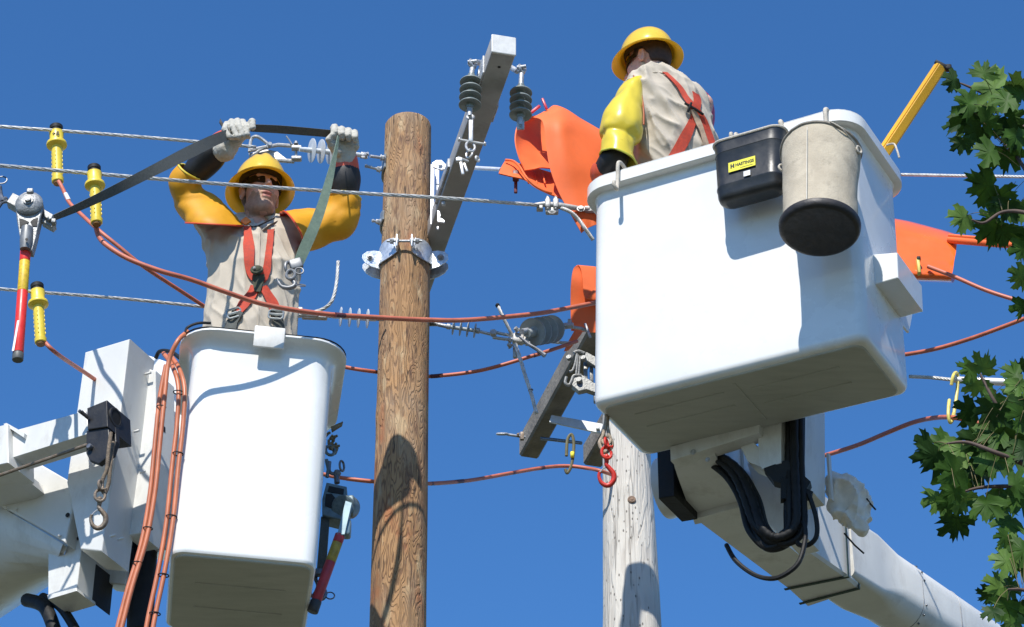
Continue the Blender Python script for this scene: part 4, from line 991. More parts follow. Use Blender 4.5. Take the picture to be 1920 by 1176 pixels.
mb.box(P(972, 636, Y), (.055, .04, .05), (V(1, 0, -.15).normalized(), V(0, 1, 0), V(.15, 0, 1).normalized()), .008); mb.box(P(966, 660, Y-.01), (.022, .02, .07), None, .005); mb.box(P(985, 634, Y), (.03, .03, .06), None, .006)
for q in ((958, 640), (958, 650), (971, 620), (990, 645)): mb.bolt(P(*q, Y-.03), V(-.6, -.6, .3), .011, .02)
obj('strain_clamp', mb, ALU, t3)
t4 = thing('dead_end_insulator', P(1010, 622, Y), 'thick dark ribbed insulator between the tangled clamp and the timber crossarm', 'insulator', gde)
mb = MB(); insul(mb, P(988, 625, Y-.05), P(1048, 615, Y+.22), 4, .068, .022, .007, -.022, .12, .92, 36); obj('shed_stack', mb, POLYM, t4)
mb = MB(); mb.cyl(P(978, 622, Y-.08), P(990, 620, Y-.04), .014, n=10); mb.cyl(P(1042, 616, Y+.2), P(1062, 613, Y+.28), .012, n=10); mb.box(P(1066, 611, Y+.25), (.05, .03, .02), None, .004); mb.tube(PL((1064, 612, Y+.25), (1090, 616, Y+.3), (1100, 620, Y+.32)), .008, 8); mb.box(P(1102, 620, Y+.3), (.012, .01, .09), (V(1, 0, .3).normalized(), V(0, 1, 0), V(-.3, 0, 1).normalized()), .003); mb.bolt(P(1068, 606, Y+.25), V(0, -.3, 1), .01, .02)
obj('end_fitting', mb, GALV, t4)
cable('wire_tail', PL((934, 574, Y-.05), (942, 592, Y-.05), (952, 612, Y-.03), (962, 632, Y)), .0085, 'short white wire end with taped tip sticking up above the tangled clamp', 'cut wire ends', 'wire', pitch=.12)
mb = MB(); mb.ball(P(933, 573, Y-.05), .012, 8); obj('tape', mb, BLACK, bpy.data.objects['wire_tail.001'])
cable('wire_tail', PL((966, 645, Y-.04), (975, 672, Y-.04), (985, 705, Y-.03), (996, 738, Y-.02), (1006, 776, Y)), .0095, 'long white wire end hanging down from the tangled clamp', 'cut wire ends', 'wire', pitch=.14)
mb = MB(); mb.torus(P(995, 732, Y-.02), P(1006, 776, Y) - P(985, 705, Y), .0105, .0022, 14, 6); obj('tape', mb, BLACK, bpy.data.objects['wire_tail.002'])
mb = MB(); mb.tube(PL((975, 632, Y-.09), (990, 645, Y-.1), (1008, 656, Y-.1), (1022, 667, Y-.1)), [.006, .008, .009, .012], 8); tag(obj('clamp_handle', mb, STEEL), 'dark rod handle pointing down right from the tangled wire clamp', 'handle')
cable('wire_tail', PL((1034, 641, 10.5), (1060, 643, 10.5), (1075, 643, 10.5)), .0085, 'white wire stub between the thick insulator and the timber crossarm', 'cut wire ends', 'wire', pitch=.12)
# second line's clamp next to the large bucket
Y = 9.62
t5 = thing('wire_clamp', P(1035, 386, Y), 'double-bolt wire clamp on the middle power line below the orange blanket', 'clamp')
mb = MB(); mb.tube(PL((1003, 384, Y), (1020, 383, Y), (1050, 386, Y), (1085, 391, Y+.03), (1115, 394, Y+.06)), [.009, .014, .016, .012, .012], 10)
for x in (1027, 1042): mb.box(P(x, 384, Y), (.026, .04, .05), None, .006); mb.cyl(P(x, 392, Y-.01), P(x, 369, Y), .006, n=8); mb.bolt(P(x, 376, Y), V(0, 0, 1), .010, .016)
mb.torus(P(1035, 396, Y-.01), V(0, -1, .2), .016, .004, 14, 6, PI, 2*PI); mb.box(P(1012, 391, Y), (.03, .03, .02), None, .003); mb.box(P(1035, 396, Y+.01), (.06, .03, .03), None, .006)
mb.bolt(P(1089, 392, Y), V(0, -1, .2), .014, .012); mb.box(P(1108, 393, Y+.05), (.06, .02, .03), None, .003); obj('clamp_body', mb, ALU, t5)
cable('wire_tail', PL((1052, 390, Y), (1070, 398, Y), (1085, 412, Y+.02), (1098, 430, Y+.03), (1112, 450, Y+.06)), .0095, 'grey wire end spiralling down beside the corner of the large bucket', 'cut wire ends', 'wire', pitch=.05)
mb = MB(); mb.cyl(P(836, 312, 10.15), P(940, 318, 9.75), .0105, n=12); tag(obj('conductor_rod', mb, WMET), 'smooth white rod between the crossarm mount and the orange blanket', 'rod')
# lower right covered line
Y = 9.35
cable('power_line', PL((1705, 706, Y+.1), (1745, 708, Y+.06), (1790, 713, Y)), .0085, 'short white twisted line running into a smooth white sleeve at lower right', PG, pitch=.09)
mb = MB(); mb.tube(PL((1786, 712, Y), (1800, 713, Y), (1950, 720, Y-.15), (2700, 755, Y-.9)), [.0125, .0155, .0175, .0175], 14); tag(obj('line_sleeve', mb, mat('white_sleeve', (.72, .72, .72), .35, metal=.2, var=.08, vs=15)), 'smooth silvery white line sleeve partly behind the leaves at lower right', 'sleeve')
mb = MB(); Yh = Y - .02
HK = mat('hook_yellow', (.72, .60, .14), .5, var=.2, vs=30, dirt=.4, dcol=(.3, .2, .06), ds=25)
mb.tube(crom(PL((1784, 722, Yh-.02), (1787, 706, Yh-.03), (1792, 699, Yh), (1796, 706, Yh+.02), (1794, 740, Yh+.01), (1788, 780, Yh)), 7), .0075, 8); mb.tube(crom(PL((1780, 750, Yh), (1778, 775, Yh-.02), (1781, 792, Yh-.01), (1786, 788, Yh), (1788, 775, Yh)), 7), .0075, 8)
tag(obj('hanger_hook', mb, HK), 'yellow double hook hanging an orange cable from the white sleeve', 'hook')
mb = MB(); mb.tube(crom(PL((1062, 855, 11.6), (1064, 825, 11.6), (1072, 815, 11.6), (1076, 835, 11.6), (1072, 870, 11.6), (1064, 887, 11.6), (1060, 880, 11.6)), 7), .0085, 8)
hko = tag(obj('hanger_hook', mb, mat('olive_hook', (.13, .115, .05), .6, var=.4, vs=20)), 'olive hook with yellow tape on the orange cable under the timber crossarms', 'hook')
mb = MB(); mb.tube(PL((1073, 848, 11.59), (1073, 858, 11.59)), .0105, 8); obj('tape', mb, LBLY, hko)

# ================================================================ orange jumper cables and their yellow clamps
def jumper(pts, r, label, bands=()):
    mb = MB(); c = crom(pts, 9); mb.tube(c, r, 12); return tag(obj('jumper_cable', mb, ORCAB), label, 'jumper cable', 'orange jumper cables')
j1 = jumper(PL((110, 340, 9.62), (118, 355, 9.6), (130, 380, 9.55), (152, 402, 9.5), (185, 432, 9.4), (222, 462, 9.4), (265, 497, 9.45), (330, 540, 9.6), (400, 585, 9.8), (480, 632, 10), (560, 665, 10.1), (640, 687, 10.15), (700, 697, 10.2), (750, 703, 10.5), (805, 706, 10.45), (900, 695, 10.4), (1000, 667, 10.4), (1050, 651, 10.45), (1082, 640, 10.5)), .0092, 'orange cable from the top left clamp, dropping behind the left worker to the timber arm')
mb = MB(); mb.tube(PL((123, 364, 9.575), (129, 376, 9.555)), .0102, 12); obj('tape', mb, mat('white_tape', (.7, .7, .68), .6, var=.1), j1)
j2 = jumper(PL((180, 425, 8.62), (185, 443, 8.62), (200, 460, 8.6), (240, 485, 8.6), (300, 508, 8.62), (360, 525, 8.68), (430, 550, 8.75), (500, 572, 8.83), (600, 588, 8.95), (700, 595, 9.1), (800, 600, 9.25), (880, 600, 9.4), (1000, 589, 9.65), (1060, 579, 9.8), (1130, 565, 9.95)), .0105, 'orange cable crossing in front of the left worker and both poles at chest height')
MARO = mat('maroon_band', (.10, .03, .04), .5, var=.2)  # maroon bands paint in the dark stretches of shadow and tape
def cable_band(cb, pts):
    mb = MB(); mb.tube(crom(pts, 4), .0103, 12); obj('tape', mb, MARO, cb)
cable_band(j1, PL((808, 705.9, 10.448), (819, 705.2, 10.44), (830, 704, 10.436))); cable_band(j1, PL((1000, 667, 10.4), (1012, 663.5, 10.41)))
mb = MB(); mb.tube(PL((629, 590.5, 8.98), (638, 591.3, 8.995), (646, 592, 9.01)), .0109, 12); obj('tape', mb, mat('maroon_band', (.10, .03, .04), .5, var=.2), j2)
j3 = jumper(PL((76, 620, 9.5), (80, 636, 9.5), (105, 662, 9.52), (155, 696, 9.95), (230, 745, 10.3), (350, 810, 10.4), (480, 860, 10.4), (600, 888, 10.5), (640, 896, 10.5), (700, 903, 10.5), (760, 907, 10.6), (805, 907, 10.7), (880, 901, 11.0), (960, 887, 11.3), (1020, 877, 11.5), (1062, 874, 11.6), (1100, 878, 11.58), (1135, 886, 11.52), (1200, 910, 12)), .0098, 'orange cable from the lowest left clamp, sagging low behind the brown pole')
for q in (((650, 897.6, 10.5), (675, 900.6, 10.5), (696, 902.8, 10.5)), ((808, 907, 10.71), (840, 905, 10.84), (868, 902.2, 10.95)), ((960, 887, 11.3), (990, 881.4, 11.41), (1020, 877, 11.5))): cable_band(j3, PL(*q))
j4 = jumper(PL((1740, 500, 9.8), (1787, 518, 9.75), (1850, 545, 9.7), (1920, 567, 9.65), (1990, 585, 9.6), (2400, 640, 9.3), (2800, 600, 9.0)), .0098, 'orange cable falling right from the orange blanket at the far right')
j5 = jumper(PL((1640, 672, 10.1), (1704, 664, 10.0), (1760, 653, 9.9), (1820, 635, 9.8), (1870, 617, 9.7), (1930, 594, 9.6), (1990, 570, 9.5), (2400, 430, 9.1), (2800, 340, 8.8)), .0098, 'orange cable rising to the right just above the white sleeve')
j6 = jumper(PL((1480, 873, 10.6), (1551, 853, 10.4), (1610, 834, 10.2), (1660, 813, 10.0), (1710, 793, 9.8), (1750, 784, 9.6), (1785, 783, 9.33), (1820, 789, 9.3), (1860, 800, 9.25), (1990, 835, 9.1), (2300, 880, 8.8), (2800, 860, 8.4)), .0105, 'orange cable rising behind the right boom and hooked up by the yellow hook')
def clamp(cx, top, Y, lean, label, word=None):
    root = thing('line_clamp', P(cx, top+60, Y), label, 'clamp', 'yellow line clamps on the left'); k = 1/ppm(P(cx, top+50, Y))
    d = (P(cx+lean, top+108, Y) - P(cx, top, Y)).normalized(); p0 = P(cx, top, Y) + V(0, -.012, 0)
    f = .82; s = lambda px: px*k/f
    mb = MB(); mb.lathe(p0, d, [(0, .004), (.001, 9*k), (s(2), 11.5*k), (s(3), 12.5*k), (s(9), 12.5*k), (s(10), 11.2*k), (s(15), 11.2*k)], 28); obj('cap', mb, BLACK, root)
    mb = MB(); mb.lathe(p0, d, [(s(13), 11*k), (s(15), 14*k), (s(32), 12.5*k), (s(34), 14*k), (s(36), 18.5*k), (s(39), 19.5*k), (s(41), 19*k), (s(43), 13*k), (s(44), 11*k)], 32); hd = obj('head', mb, YEL, root)
    mb = MB(); prof = [(s(43), 10.5*k), (s(50), 10.3*k)]
    mb.lathe(p0, d, prof + [(s(104), 9.6*k), (s(105), 11.5*k), (s(112), 11*k), (s(113), 9*k)], 28)
    a, b, _ = frame(d, V(0, 1, 0))
    for side_ in (0, .5, 1.0, 1.5):
        for i in range(6):
            an = PI*side_ + .15; z = s(56 + i*8); q = p0 + d*z + (a*cos(an) + b*sin(an))*10.2*k; mb.box(q, (.0035, .0045, s(4.5)), ((a*cos(an) + b*sin(an)), (-a*sin(an) + b*cos(an)), d), .001)
    obj('grip', mb, YEL, root)
    mb = MB(); mb.cyl(p0 + d*s(112), p0 + d*s(116), 9*k, 8*k, n=20, bev=.001); obj('end_plug', mb, mat('dark_orange_plug', (.25, .12, .03), .5, var=.2), root)
    mb = MB(); mb.torus(p0 + d*s(7) + V(0, .02, 0), V(1, 0, 0), 9*k, .004, 14, 6); obj('jaw', mb, GALV, root)
    if word:
        q = p0 + d*s(29) + V(0, -13.6*k, 0) - V(7.5*k, 0, 0); flat_text(word, 13*k, q, V(1, 0, .02), V(0, -.05, 1), V(0, -1, -.05), INK, hd, 'lettering', th=.0012)
    return root
clamp(106, 238, 9.68, 3, 'yellow clamp with dark cap gripping the top power line, marked +8', '+8')
clamp(177, 314, 8.6, 5, 'yellow clamp on the middle power line, partly crossed by the dark strap')
clamp(70, 535, 9.5, 7, 'yellow clamp on the lowest power line beside the red handle')

# ================================================================ timber crossarms on the grey pole
ZA = P(1000, 835, 12.6).z
def timber(far, near, label):
    A = PZ(*far, ZA); B = PZ(*near, ZA); d = (B - A).normalized(); s = d.cross(V(0, 0, 1)).normalized(); L = (B-A).length + 1.3
    mb = MB(); root = thing('timber_crossarm', A, label, 'crossarm', 'timber crossarms on the grey pole')
    W, Hh, ch = .115, .13, .012; prof = [(-W/2+ch, 0), (W/2-ch, 0), (W/2, ch), (W/2, Hh), (-W/2, Hh), (-W/2, ch)]; rings = []
    for t in [0] + [L*i/24 for i in range(1, 25)]: rings.append([A + d*t + s*x*(1+.02*mnoise.noise(V(t*3, x*9, 1))) + V(0, 0, z) for x, z in prof])
    mb.loft(rings, smooth=False); o = obj('beam', mb, WOODD, root); return root, A, d, s
ta1, A1, dA, sA = timber((992, 858), (1098, 667), 'left timber crossarm with a hexagonal far end and an eyebolt')
ta2, A2, dB, sB = timber((1112, 874), (1236, 667), 'right timber crossarm, mostly hidden by the grey pole and large bucket')
mb = MB(); mb.prism([P(x, y, 12.25) for x, y in ((1034, 778), (1131, 795), (1126, 812), (1030, 791))], V(0, .02, .005), .002); mb.box(P(1121, 803, 12.24), (.02, .02, .02), None, .003)
pb_ = tag(obj('spacer_plate', mb, mat('whitened_steel', (.62, .63, .63), .5, metal=.25, col2=(.45, .47, .48), vs=14)), 'flat pale steel plate joining the two timber crossarms', 'plate')
mb = MB(); mb.cyl(P(1015, 822, 12.45), P(1090, 831, 12.3), .010, n=10); tag(obj('spacer_rod', mb, STEEL), 'dark spacer rod between the two timber crossarms below the pale plate', 'rod')
eb = thing('eyebolt', P(950, 815, 12.45), 'steel eyebolt sticking out left from the end of the left timber crossarm', 'eyebolt')
mb = MB(); mb.torus(P(942, 814, 12.45), V(0, -.5, 1), .030, .007, 20, 8, sx=1, sy=.6); mb.cyl(P(952, 815, 12.45), P(985, 820, 12.48), .008, n=10); obj('eye', mb, GALV, eb)
mb = MB(); mb.box(P(979, 818, 12.4), (.022, .02, .05), None, .003); mb.bolt(P(974, 816, 12.44), V(-1, 0, 0), .012, .015); obj('square_washer', mb, RUST, eb)
# galvanised equipment bracket where the timber arm meets the bucket
gb = thing('equipment_bracket', P(1090, 700, 11.6), 'grey open metal bracket with hooks clamped on the left timber crossarm', 'bracket')
mb = MB(); Y = 11.5
mb.tube(crom(PL((1082, 664, Y), (1079, 680, Y), (1074, 694, Y), (1068, 697, Y)), 5), .007, 8); mb.tube(PL((1084, 666, Y), (1080, 705, Y)), .006, 8); mb.tube(PL((1088, 668, Y), (1085, 704, Y)), .006, 8)
mb.tube(crom(PL((1076, 662, Y), (1085, 659, Y), (1096, 663, Y)), 4), .010, 8); mb.prism(PL((1095, 662, Y), (1100, 660, Y), (1122, 672, Y), (1122, 690, Y), (1100, 676, Y)), V(0, .03, 0), .003)
mb.tube(crom(PL((1062, 707, Y), (1060, 718, Y), (1067, 722, Y), (1072, 714, Y), (1076, 705, Y), (1090, 704, Y)), 6), .0085, 8); mb.prism(PL((1075, 705, Y), (1090, 702, Y), (1124, 724, Y), (1124, 738, Y), (1100, 730, Y), (1085, 733, Y), (1072, 722, Y)), V(0, .04, 0), .003)
mb.lathe(P(1067, 671, Y), V(-.3, -1, .2), [(-.01, .014), (.01, .014), (.01, .001)], 12); mb.lathe(P(1086, 713, Y-.01), V(-.3, -1, .2), [(-.01, .016), (.01, .016), (.01, .001)], 12); mb.lathe(P(1094, 672, Y-.01), V(-.3, -1, .2), [(-.01, .014), (.01, .014), (.01, .001)], 12)
mb.box(P(1098, 696, Y+.05), (.02, .02, .11), None, .003); mb.box(P(1109, 700, Y+.05), (.02, .02, .11), None, .003); mb.box(P(1118, 742, Y+.03), (.03, .03, .09), None, .006)
obj('bracket_frame', mb, mat('grey_zinc', (.24, .24, .225), .5, metal=.45, var=.25, vs=30, bump=.2, bs=100), gb)

# ================================================================ orange blankets
def blanket(name, label, fs, mats=ORBLK):
    root = None
# big one hung on the line next to the right worker
bl1 = thing('insulating_blanket', P(1050, 300, 9.9), 'big folded orange rubber blanket draped open left of the right worker', 'rubber blanket', 'orange rubber blankets over the lines')
Yb = 9.62
rows = [PL((1000, 221, Yb+.12), (1014, 225, Yb+.03), (1021, 240, Yb), (1024, 270, Yb), (1031, 315, Yb+.01), (1048, 362, Yb+.03), (1070, 402, Yb+.05), (1090, 437, Yb+.07)),
        PL((1026, 207, Yb+.16), (1040, 212, Yb+.05), (1050, 232, Yb-.02), (1054, 266, Yb-.02), (1060, 312, Yb), (1072, 356, Yb+.03), (1086, 398, Yb+.05), (1098, 431, Yb+.07)),
        PL((1045, 199, Yb+.2), (1060, 206, Yb+.12), (1076, 228, Yb+.05), (1084, 264, Yb+.03), (1090, 310, Yb+.03), (1096, 352, Yb+.05), (1102, 394, Yb+.06), (1106, 426, Yb+.08)),
        PL((1090, 224, Yb+.22), (1100, 232, Yb+.16), (1112, 250, Yb+.11), (1118, 280, Yb+.09), (1118, 316, Yb+.07), (1116, 352, Yb+.07), (1116, 392, Yb+.07), (1116, 422, Yb+.08)),
        PL((1130, 247, Yb+.24), (1138, 256, Yb+.2), (1144, 270, Yb+.16), (1144, 290, Yb+.14), (1138, 320, Yb+.12), (1134, 352, Yb+.10), (1130, 392, Yb+.10), (1128, 418, Yb+.10))]
mb = sheet(rows, .006, nu=5, nv=6); obj('outer_fold', mb, ORBLK, bl1)
rows = [PL((1005, 218, Yb+.12), (985, 222, Yb+.15), (971, 235, Yb+.1), (966, 262, Yb+.06), (972, 292, Yb+.04), (984, 320, Yb+.02)),
        PL((1010, 216, Yb+.30), (996, 224, Yb+.28), (984, 240, Yb+.24), (984, 268, Yb+.18), (992, 294, Yb+.1), (1000, 318, Yb+.05)),
        PL((1030, 210, Yb+.34), (1018, 226, Yb+.34), (1008, 250, Yb+.32), (1008, 280, Yb+.25), (1012, 300, Yb+.16), (1016, 315, Yb+.08)),
        PL((1060, 215, Yb+.36), (1050, 236, Yb+.36), (1042, 262, Yb+.34), (1040, 290, Yb+.28), (1042, 306, Yb+.22), (1044, 318, Yb+.16))]
mb = sheet(rows, .006, nu=5, nv=6); obj('inner_fold', mb, ORBLK, bl1)
Yc = 9.72
rows = [PL((935, 326, Yc-.04), (960, 332, Yc-.06), (985, 338, Yc-.08), (1005, 352, Yc-.10), (1030, 364, Yc-.08), (1060, 376, Yc)),
        PL((941, 312, Yc), (965, 316, Yc), (990, 324, Yc+.02), (1010, 338, Yc+.04), (1035, 352, Yc+.04), (1060, 362, Yc+.06)),
        PL((948, 300, Yc+.02), (968, 306, Yc+.05), (992, 312, Yc+.10), (1012, 318, Yc+.14), (1038, 326, Yc+.14), (1060, 334, Yc+.14))]
mb = sheet(rows, .006, nu=5, nv=6); scp = obj('lower_scoop', mb, ORBLK, bl1)
mb = MB(); mb.tube(crom(PL((948, 300, Yc), (962, 302, Yc-.02), (974, 312, Yc-.08), (985, 330, Yc-.13), (1000, 346, Yc-.13), (1018, 357, Yc-.12), (1035, 362, Yc-.1)), 7), .0055, 8)
obj('rolled_edge', mb, ORBLK, bl1)
mb = MB()
for x in (990, 1006, 1021): mb.tube(crom(PL((x-4, 320, Yc+.10), (x-2, 332, Yc+.03), (x+1, 344, Yc-.03)), 5), .004, 6)
obj('rib', mb, ORBLK, bl1)
mb = MB(); mb.box(P(967, 348, Yc-.02), (.016, .014, .09), None, .004); mb.box(P(967, 330, Yc-.03), (.03, .02, .06), None, .005); obj('clothes_peg', mb, mat('dark_red_peg', (.16, .03, .035), .5, var=.3, vs=20), bl1)
mb = MB(); mb.box(P(1021, 195, Yb+.12), (.012, .012, .07), (V(.95, 0, .3).normalized(), V(0, 1, 0), V(-.3, 0, .95).normalized()), .003); mb.box(P(1004, 205, Yb+.12), (.014, .012, .06), (V(.7, 0, -.7).normalized(), V(0, 1, 0), V(-.7, 0, -.7).normalized()), .003); obj('clothes_peg', mb, mat('red_peg', (.5, .02, .04), .4, var=.2, vs=20), bl1)
# second: a loop over the timber arm
bl2 = thing('insulating_blanket', P(1090, 540, 10.6), 'small orange rubber blanket looped at the left edge of the large bucket', 'rubber blanket', 'orange rubber blankets over the lines')
Y = 10.55
edge = crom(PL((1071, 620, Y+.05), (1070, 570, Y+.03), (1071, 530, Y), (1075, 505, Y), (1083, 498, Y), (1089, 506, Y), (1092, 525, Y), (1094, 548, Y), (1099, 561, Y), (1106, 552, Y), (1117, 538, Y+.02), (1130, 525, Y+.04)), 5)
bk = [p + V(.36, .10, .01) for p in edge]; md = [(a + b)/2 + V(-.01, 0, .01) for a, b in zip(edge, bk)]
mb = sheet([edge, md, bk], .006, nu=2, nv=1); obj('looped_sheet', mb, ORBLK, bl2)
rows = [PL((1071, 612, Y), (1078, 618, Y), (1066, 640, Y-.02), (1058, 659, Y-.02)), PL((1100, 600, Y+.06), (1092, 622, Y+.04), (1078, 642, Y), (1065, 657, Y))]
mb = sheet(rows, .006, nu=3, nv=6); obj('hanging_corner', mb, ORBLK, bl2)
# third: wrapped sleeve right of the large bucket
bl3 = thing('insulating_blanket', P(1745, 470, 9.9), 'glossy orange rubber blanket wrapped round a line right of the large bucket', 'rubber blanket', 'orange rubber blankets over the lines')
Y = 9.85
def rowY(x, ys): return [P(x + dx, y, Y + dy) for dx, y, dy in ys]
rows = []
for x, t0, b0 in ((1660, 408, 524), (1698, 415, 524), (1740, 426, 526), (1770, 434, 527), (1792, 442, 528)):
    h = b0 - t0; rows.append([P(x + 8, t0+2, Y+.26), P(x + 4, t0 + h*.02, Y+.14), P(x+2, t0 + h*.18, Y+.06), P(x, t0 + h*.38, Y+.04), P(x-3, t0 + h*.56, Y+.02), P(x-5, t0 + h*.74, Y-.02), P(x-8, t0 + h*.90, Y-.03), P(x-8, b0, Y+.02), P(x-4, b0+1, Y+.12), P(x, b0-8, Y+.2)])
mb = sheet(rows, .005, nu=5, nv=5); obj('wrapped_sheet', mb, mat('orange_rubber_glossy', (.88, .15, .022), .22, var=.08, vs=5, coat=.4), bl3)
mb = MB(); mb.box(P(1722, 500, Y-.045), (.014, .03, .085), None, .003); obj('peg', mb, HK, bl3)
mb = MB(); mb.box(P(1722, 487, Y-.046), (.018, .033, .02), None, .003); obj('peg_cap', mb, BLACK, bl3)
lh = thing('line_hose', P(1850, 458, 9.7), 'long orange rubber line hose running right out of the glossy orange blanket', 'line hose')
mb = MB(); mb.tube(PL((1780, 450, 9.9), (1850, 456, 9.75), (1990, 466, 9.5), (2700, 500, 8.6)), .017, 14); mb.tube([p + V(0, -.010, .018) for p in PL((1780, 450, 9.9), (1850, 456, 9.75), (1990, 466, 9.5), (2700, 500, 8.6))], .009, 8); obj('hose', mb, ORBLK, lh)

# ================================================================ strap hoists
def hoist_handle(root, p0, p1, r, cols, Lk=None):
    d = (p1-p0); n = d.length; d.normalize(); z = 0
    for (f0, f1, m, nm) in cols: mb = MB(); mb.cyl(p0 + d*n*f0, p0 + d*n*f1, r, n=16, bev=.001); obj(nm, mb, m, root)
REDP = mat('red_handle', (.78, .035, .02), .4, var=.1, vs=30, dirt=.2, dcol=(.4, .05, .03), ds=20); YELH = mat('yellow_warning_label', (.72, .47, .02), .5, var=.25, vs=60)
CAST = mat('cast_alloy', (.30, .305, .30), .5, metal=.4, var=.3, vs=25, bump=.3, bs=90)
Y = 8.42
h1 = thing('strap_hoist', P(50, 385, Y), 'grey strap hoist at far left, its strap held overhead by the left worker', 'strap hoist')
mb = MB(); c = P(55, 385, Y); k = 1/ppm(c); nf = V(0, -_cp*.9, -.35).normalized(); nf = V(0, -1, 0)
X_, Z_ = V(1, 0, 0), V(0, 0, 1)
def hp(px, py, dy=0): return P(px, py, Y + dy)
mb.prism([hp(*q) for q in ((31, 375), (36, 366), (45, 360), (56, 358), (68, 361), (77, 370), (81, 382), (80, 394), (76, 408), (66, 450), (60, 470), (40, 468), (38, 450), (31, 410), (29, 390))], V(0, .05, 0), .006)
mb.lathe(hp(55, 384), nf, [(0, .056), (.010, .056), (.016, .051), (.02, .044), (.026, .032), (.028, .021), (.034, .020), (.034, .013), (.044, .012), (.045, .001)], 36)
mb.box(hp(57, 362, -.01), (.026, .04, .022), None, .004)
obj('ratchet_housing', mb, CAST, h1)
mb = MB(); mb.prism([hp(*q, -.0035) for q in ((36, 409), (48, 413), (54, 416), (48, 424), (37, 427))], V(0, .01, 0)); mb.prism([hp(*q, -.0035) for q in ((71, 408), (62, 411), (57, 416), (61, 424), (69, 424))], V(0, .01, 0)); obj('cutout', mb, BLACK, h1)
mb = MB(); mb.tube([hp(51, 428, -.004), hp(49, 450, -.006), hp(47, 468, -.004)], [.024, .026, .021], 16); obj('lever_socket', mb, mat('lever_alloy', (.22, .225, .225), .5, metal=.4, var=.2, vs=25), h1)
mb = MB(); mb.lathe(hp(50, 449, -.036), nf, [(0, .006), (.002, .006)], 12); obj('lever_hole', mb, BLACK, h1)
mb = MB(); mb.prism([hp(*q, .01) for q in ((24, 361), (40, 369), (33, 390), (26, 386), (12, 378))], V(0, .05, 0), .004); mb.prism([hp(*q, .01) for q in ((82, 392), (100, 402), (97, 410), (90, 412), (83, 405))], V(0, .03, 0), .004); mb.prism([hp(*q, .03) for q in ((76, 408), (84, 398), (100, 412), (104, 420), (98, 426), (78, 415))], V(0, .04, 0), .004); mb.box(hp(101, 417, .02), (.018, .03, .02), None, .003)
mb.bolt(hp(89, 407, .008), nf, .004, .004); obj('side_frame', mb, CAST, h1)
mb = MB(); mb.tube(crom([hp(14, 378, .03), hp(4, 380, .03), hp(-6, 392, .03), hp(-16, 388, .03)], 6), .008, 8); mb.tube([hp(-2, 350, .03), hp(0, 366, .03), hp(5, 378, .03)], .012, 8); mb.torus(hp(3, 338, .03), V(0, -1, .2), .022, .003, 24, 6); mb.ball(hp(10, 374, .03), .012, 8); obj('anchor_hook', mb, STEEL, h1)
p0, p1 = hp(48, 468, .02), hp(34, 664, .02)
hoist_handle(h1, p0, p1, .0215, [(0.0, .118, REDP, 'handle_band'), (.12, .41, YELH, 'warning_label'), (.412, .99, REDP, 'handle_grip')])
mb = MB(); d = (p1-p0).normalized(); mb.cyl(p1 - d*.004, p1 + d*.03, .0225, n=16, bev=.004); obj('end_cap', mb, mat('grey_cap', (.09, .095, .09), .5, var=.2), h1)
mb = MB(); q = p0.lerp(p1, .86); mb.boxp([q + V(-.018, -.0195, -.07), q + V(-.009, -.0222, -.07), q + V(-.009, -.0212, -.07), q + V(-.018, -.0185, -.07), q + V(-.013, -.0195, .075), q + V(-.004, -.0222, .075), q + V(-.004, -.0212, .075), q + V(-.013, -.0185, .075)]); obj('sticker', mb, mat('sticker_white', (.8, .8, .78), .5, var=.05), h1)
# its webbing strap: to the right hand, across to the left hand, down to the hook at the chest
WEB = mat('dark_webbing', (.085, .092, .085), .75, var=.25, vs=120, bump=.4, bs=400); WEBG = mat('green_webbing', (.20, .27, .20), .8, col2=(.14, .20, .15), vs=60, bump=.4, bs=400)
def ribbon(cl, wd, th=.003, nv=8):     # centre line, width vectors
    A = crom([c + w_/2 for c, w_ in zip(cl, wd)], nv); B = crom([c - w_/2 for c, w_ in zip(cl, wd)], nv)
    return sheet([A, [(a+b)/2 for a, b in zip(A, B)], B], th, nu=1, nv=1)
def pxr(e0, e1, Ys, th=.003, tilt=.0):
    A = [P(x, y, Yq) for (x, y), Yq in zip(e0, Ys)]; B = [P(x, y, Yq + tilt) for (x, y), Yq in zip(e1, Ys)]
    A, B = crom(A, 8), crom(B, 8); return sheet([A, [(a+b)/2 for a, b in zip(A, B)], B], th, nu=1, nv=1)
YW = 8.9
mb = pxr([(98, 404), (140, 384), (200, 354), (280, 312), (350, 275), (400, 252), (428, 242)], [(104, 413), (146, 397), (208, 370), (292, 329), (362, 295), (408, 272), (436, 260)], [8.44, 8.46, 8.48, 8.54, 8.72, 8.88, 8.97], tilt=.03)
strap = obj('strap', mb, WEB, h1)
mb = pxr([(468, 233), (520, 235), (570, 239), (622, 244)], [(470, 247), (520, 250), (570, 254), (622, 258)], [9.0, 9.03, 9.07, 9.1], tilt=.03); obj('strap', mb, WEB, h1)
mb = pxr([(633, 254), (626, 285), (612, 330), (596, 380), (578, 425), (560, 465), (548, 500)], [(636, 256), (632, 290), (624, 340), (613, 385), (598, 430), (582, 468), (566, 502)], [9.04, 9.0, 8.97, 8.96, 8.96, 8.97, 8.98], tilt=.02); obj('strap', mb, WEBG, h1)
mb = MB(); Yk = 8.98
mb.box(P(555, 495, Yk), (.055, .02, .05), (V(.9, 0, .3).normalized(), V(0, 1, 0), V(-.3, 0, .9).normalized()), .006); mb.torus(P(541, 502, Yk), V(.7, -.7, 0), .018, .007, 16, 8, sy=1.5); mb.torus(P(545, 515, Yk-.01), V(0, -1, 0), .018, .007, 16, 8, sy=1.3)
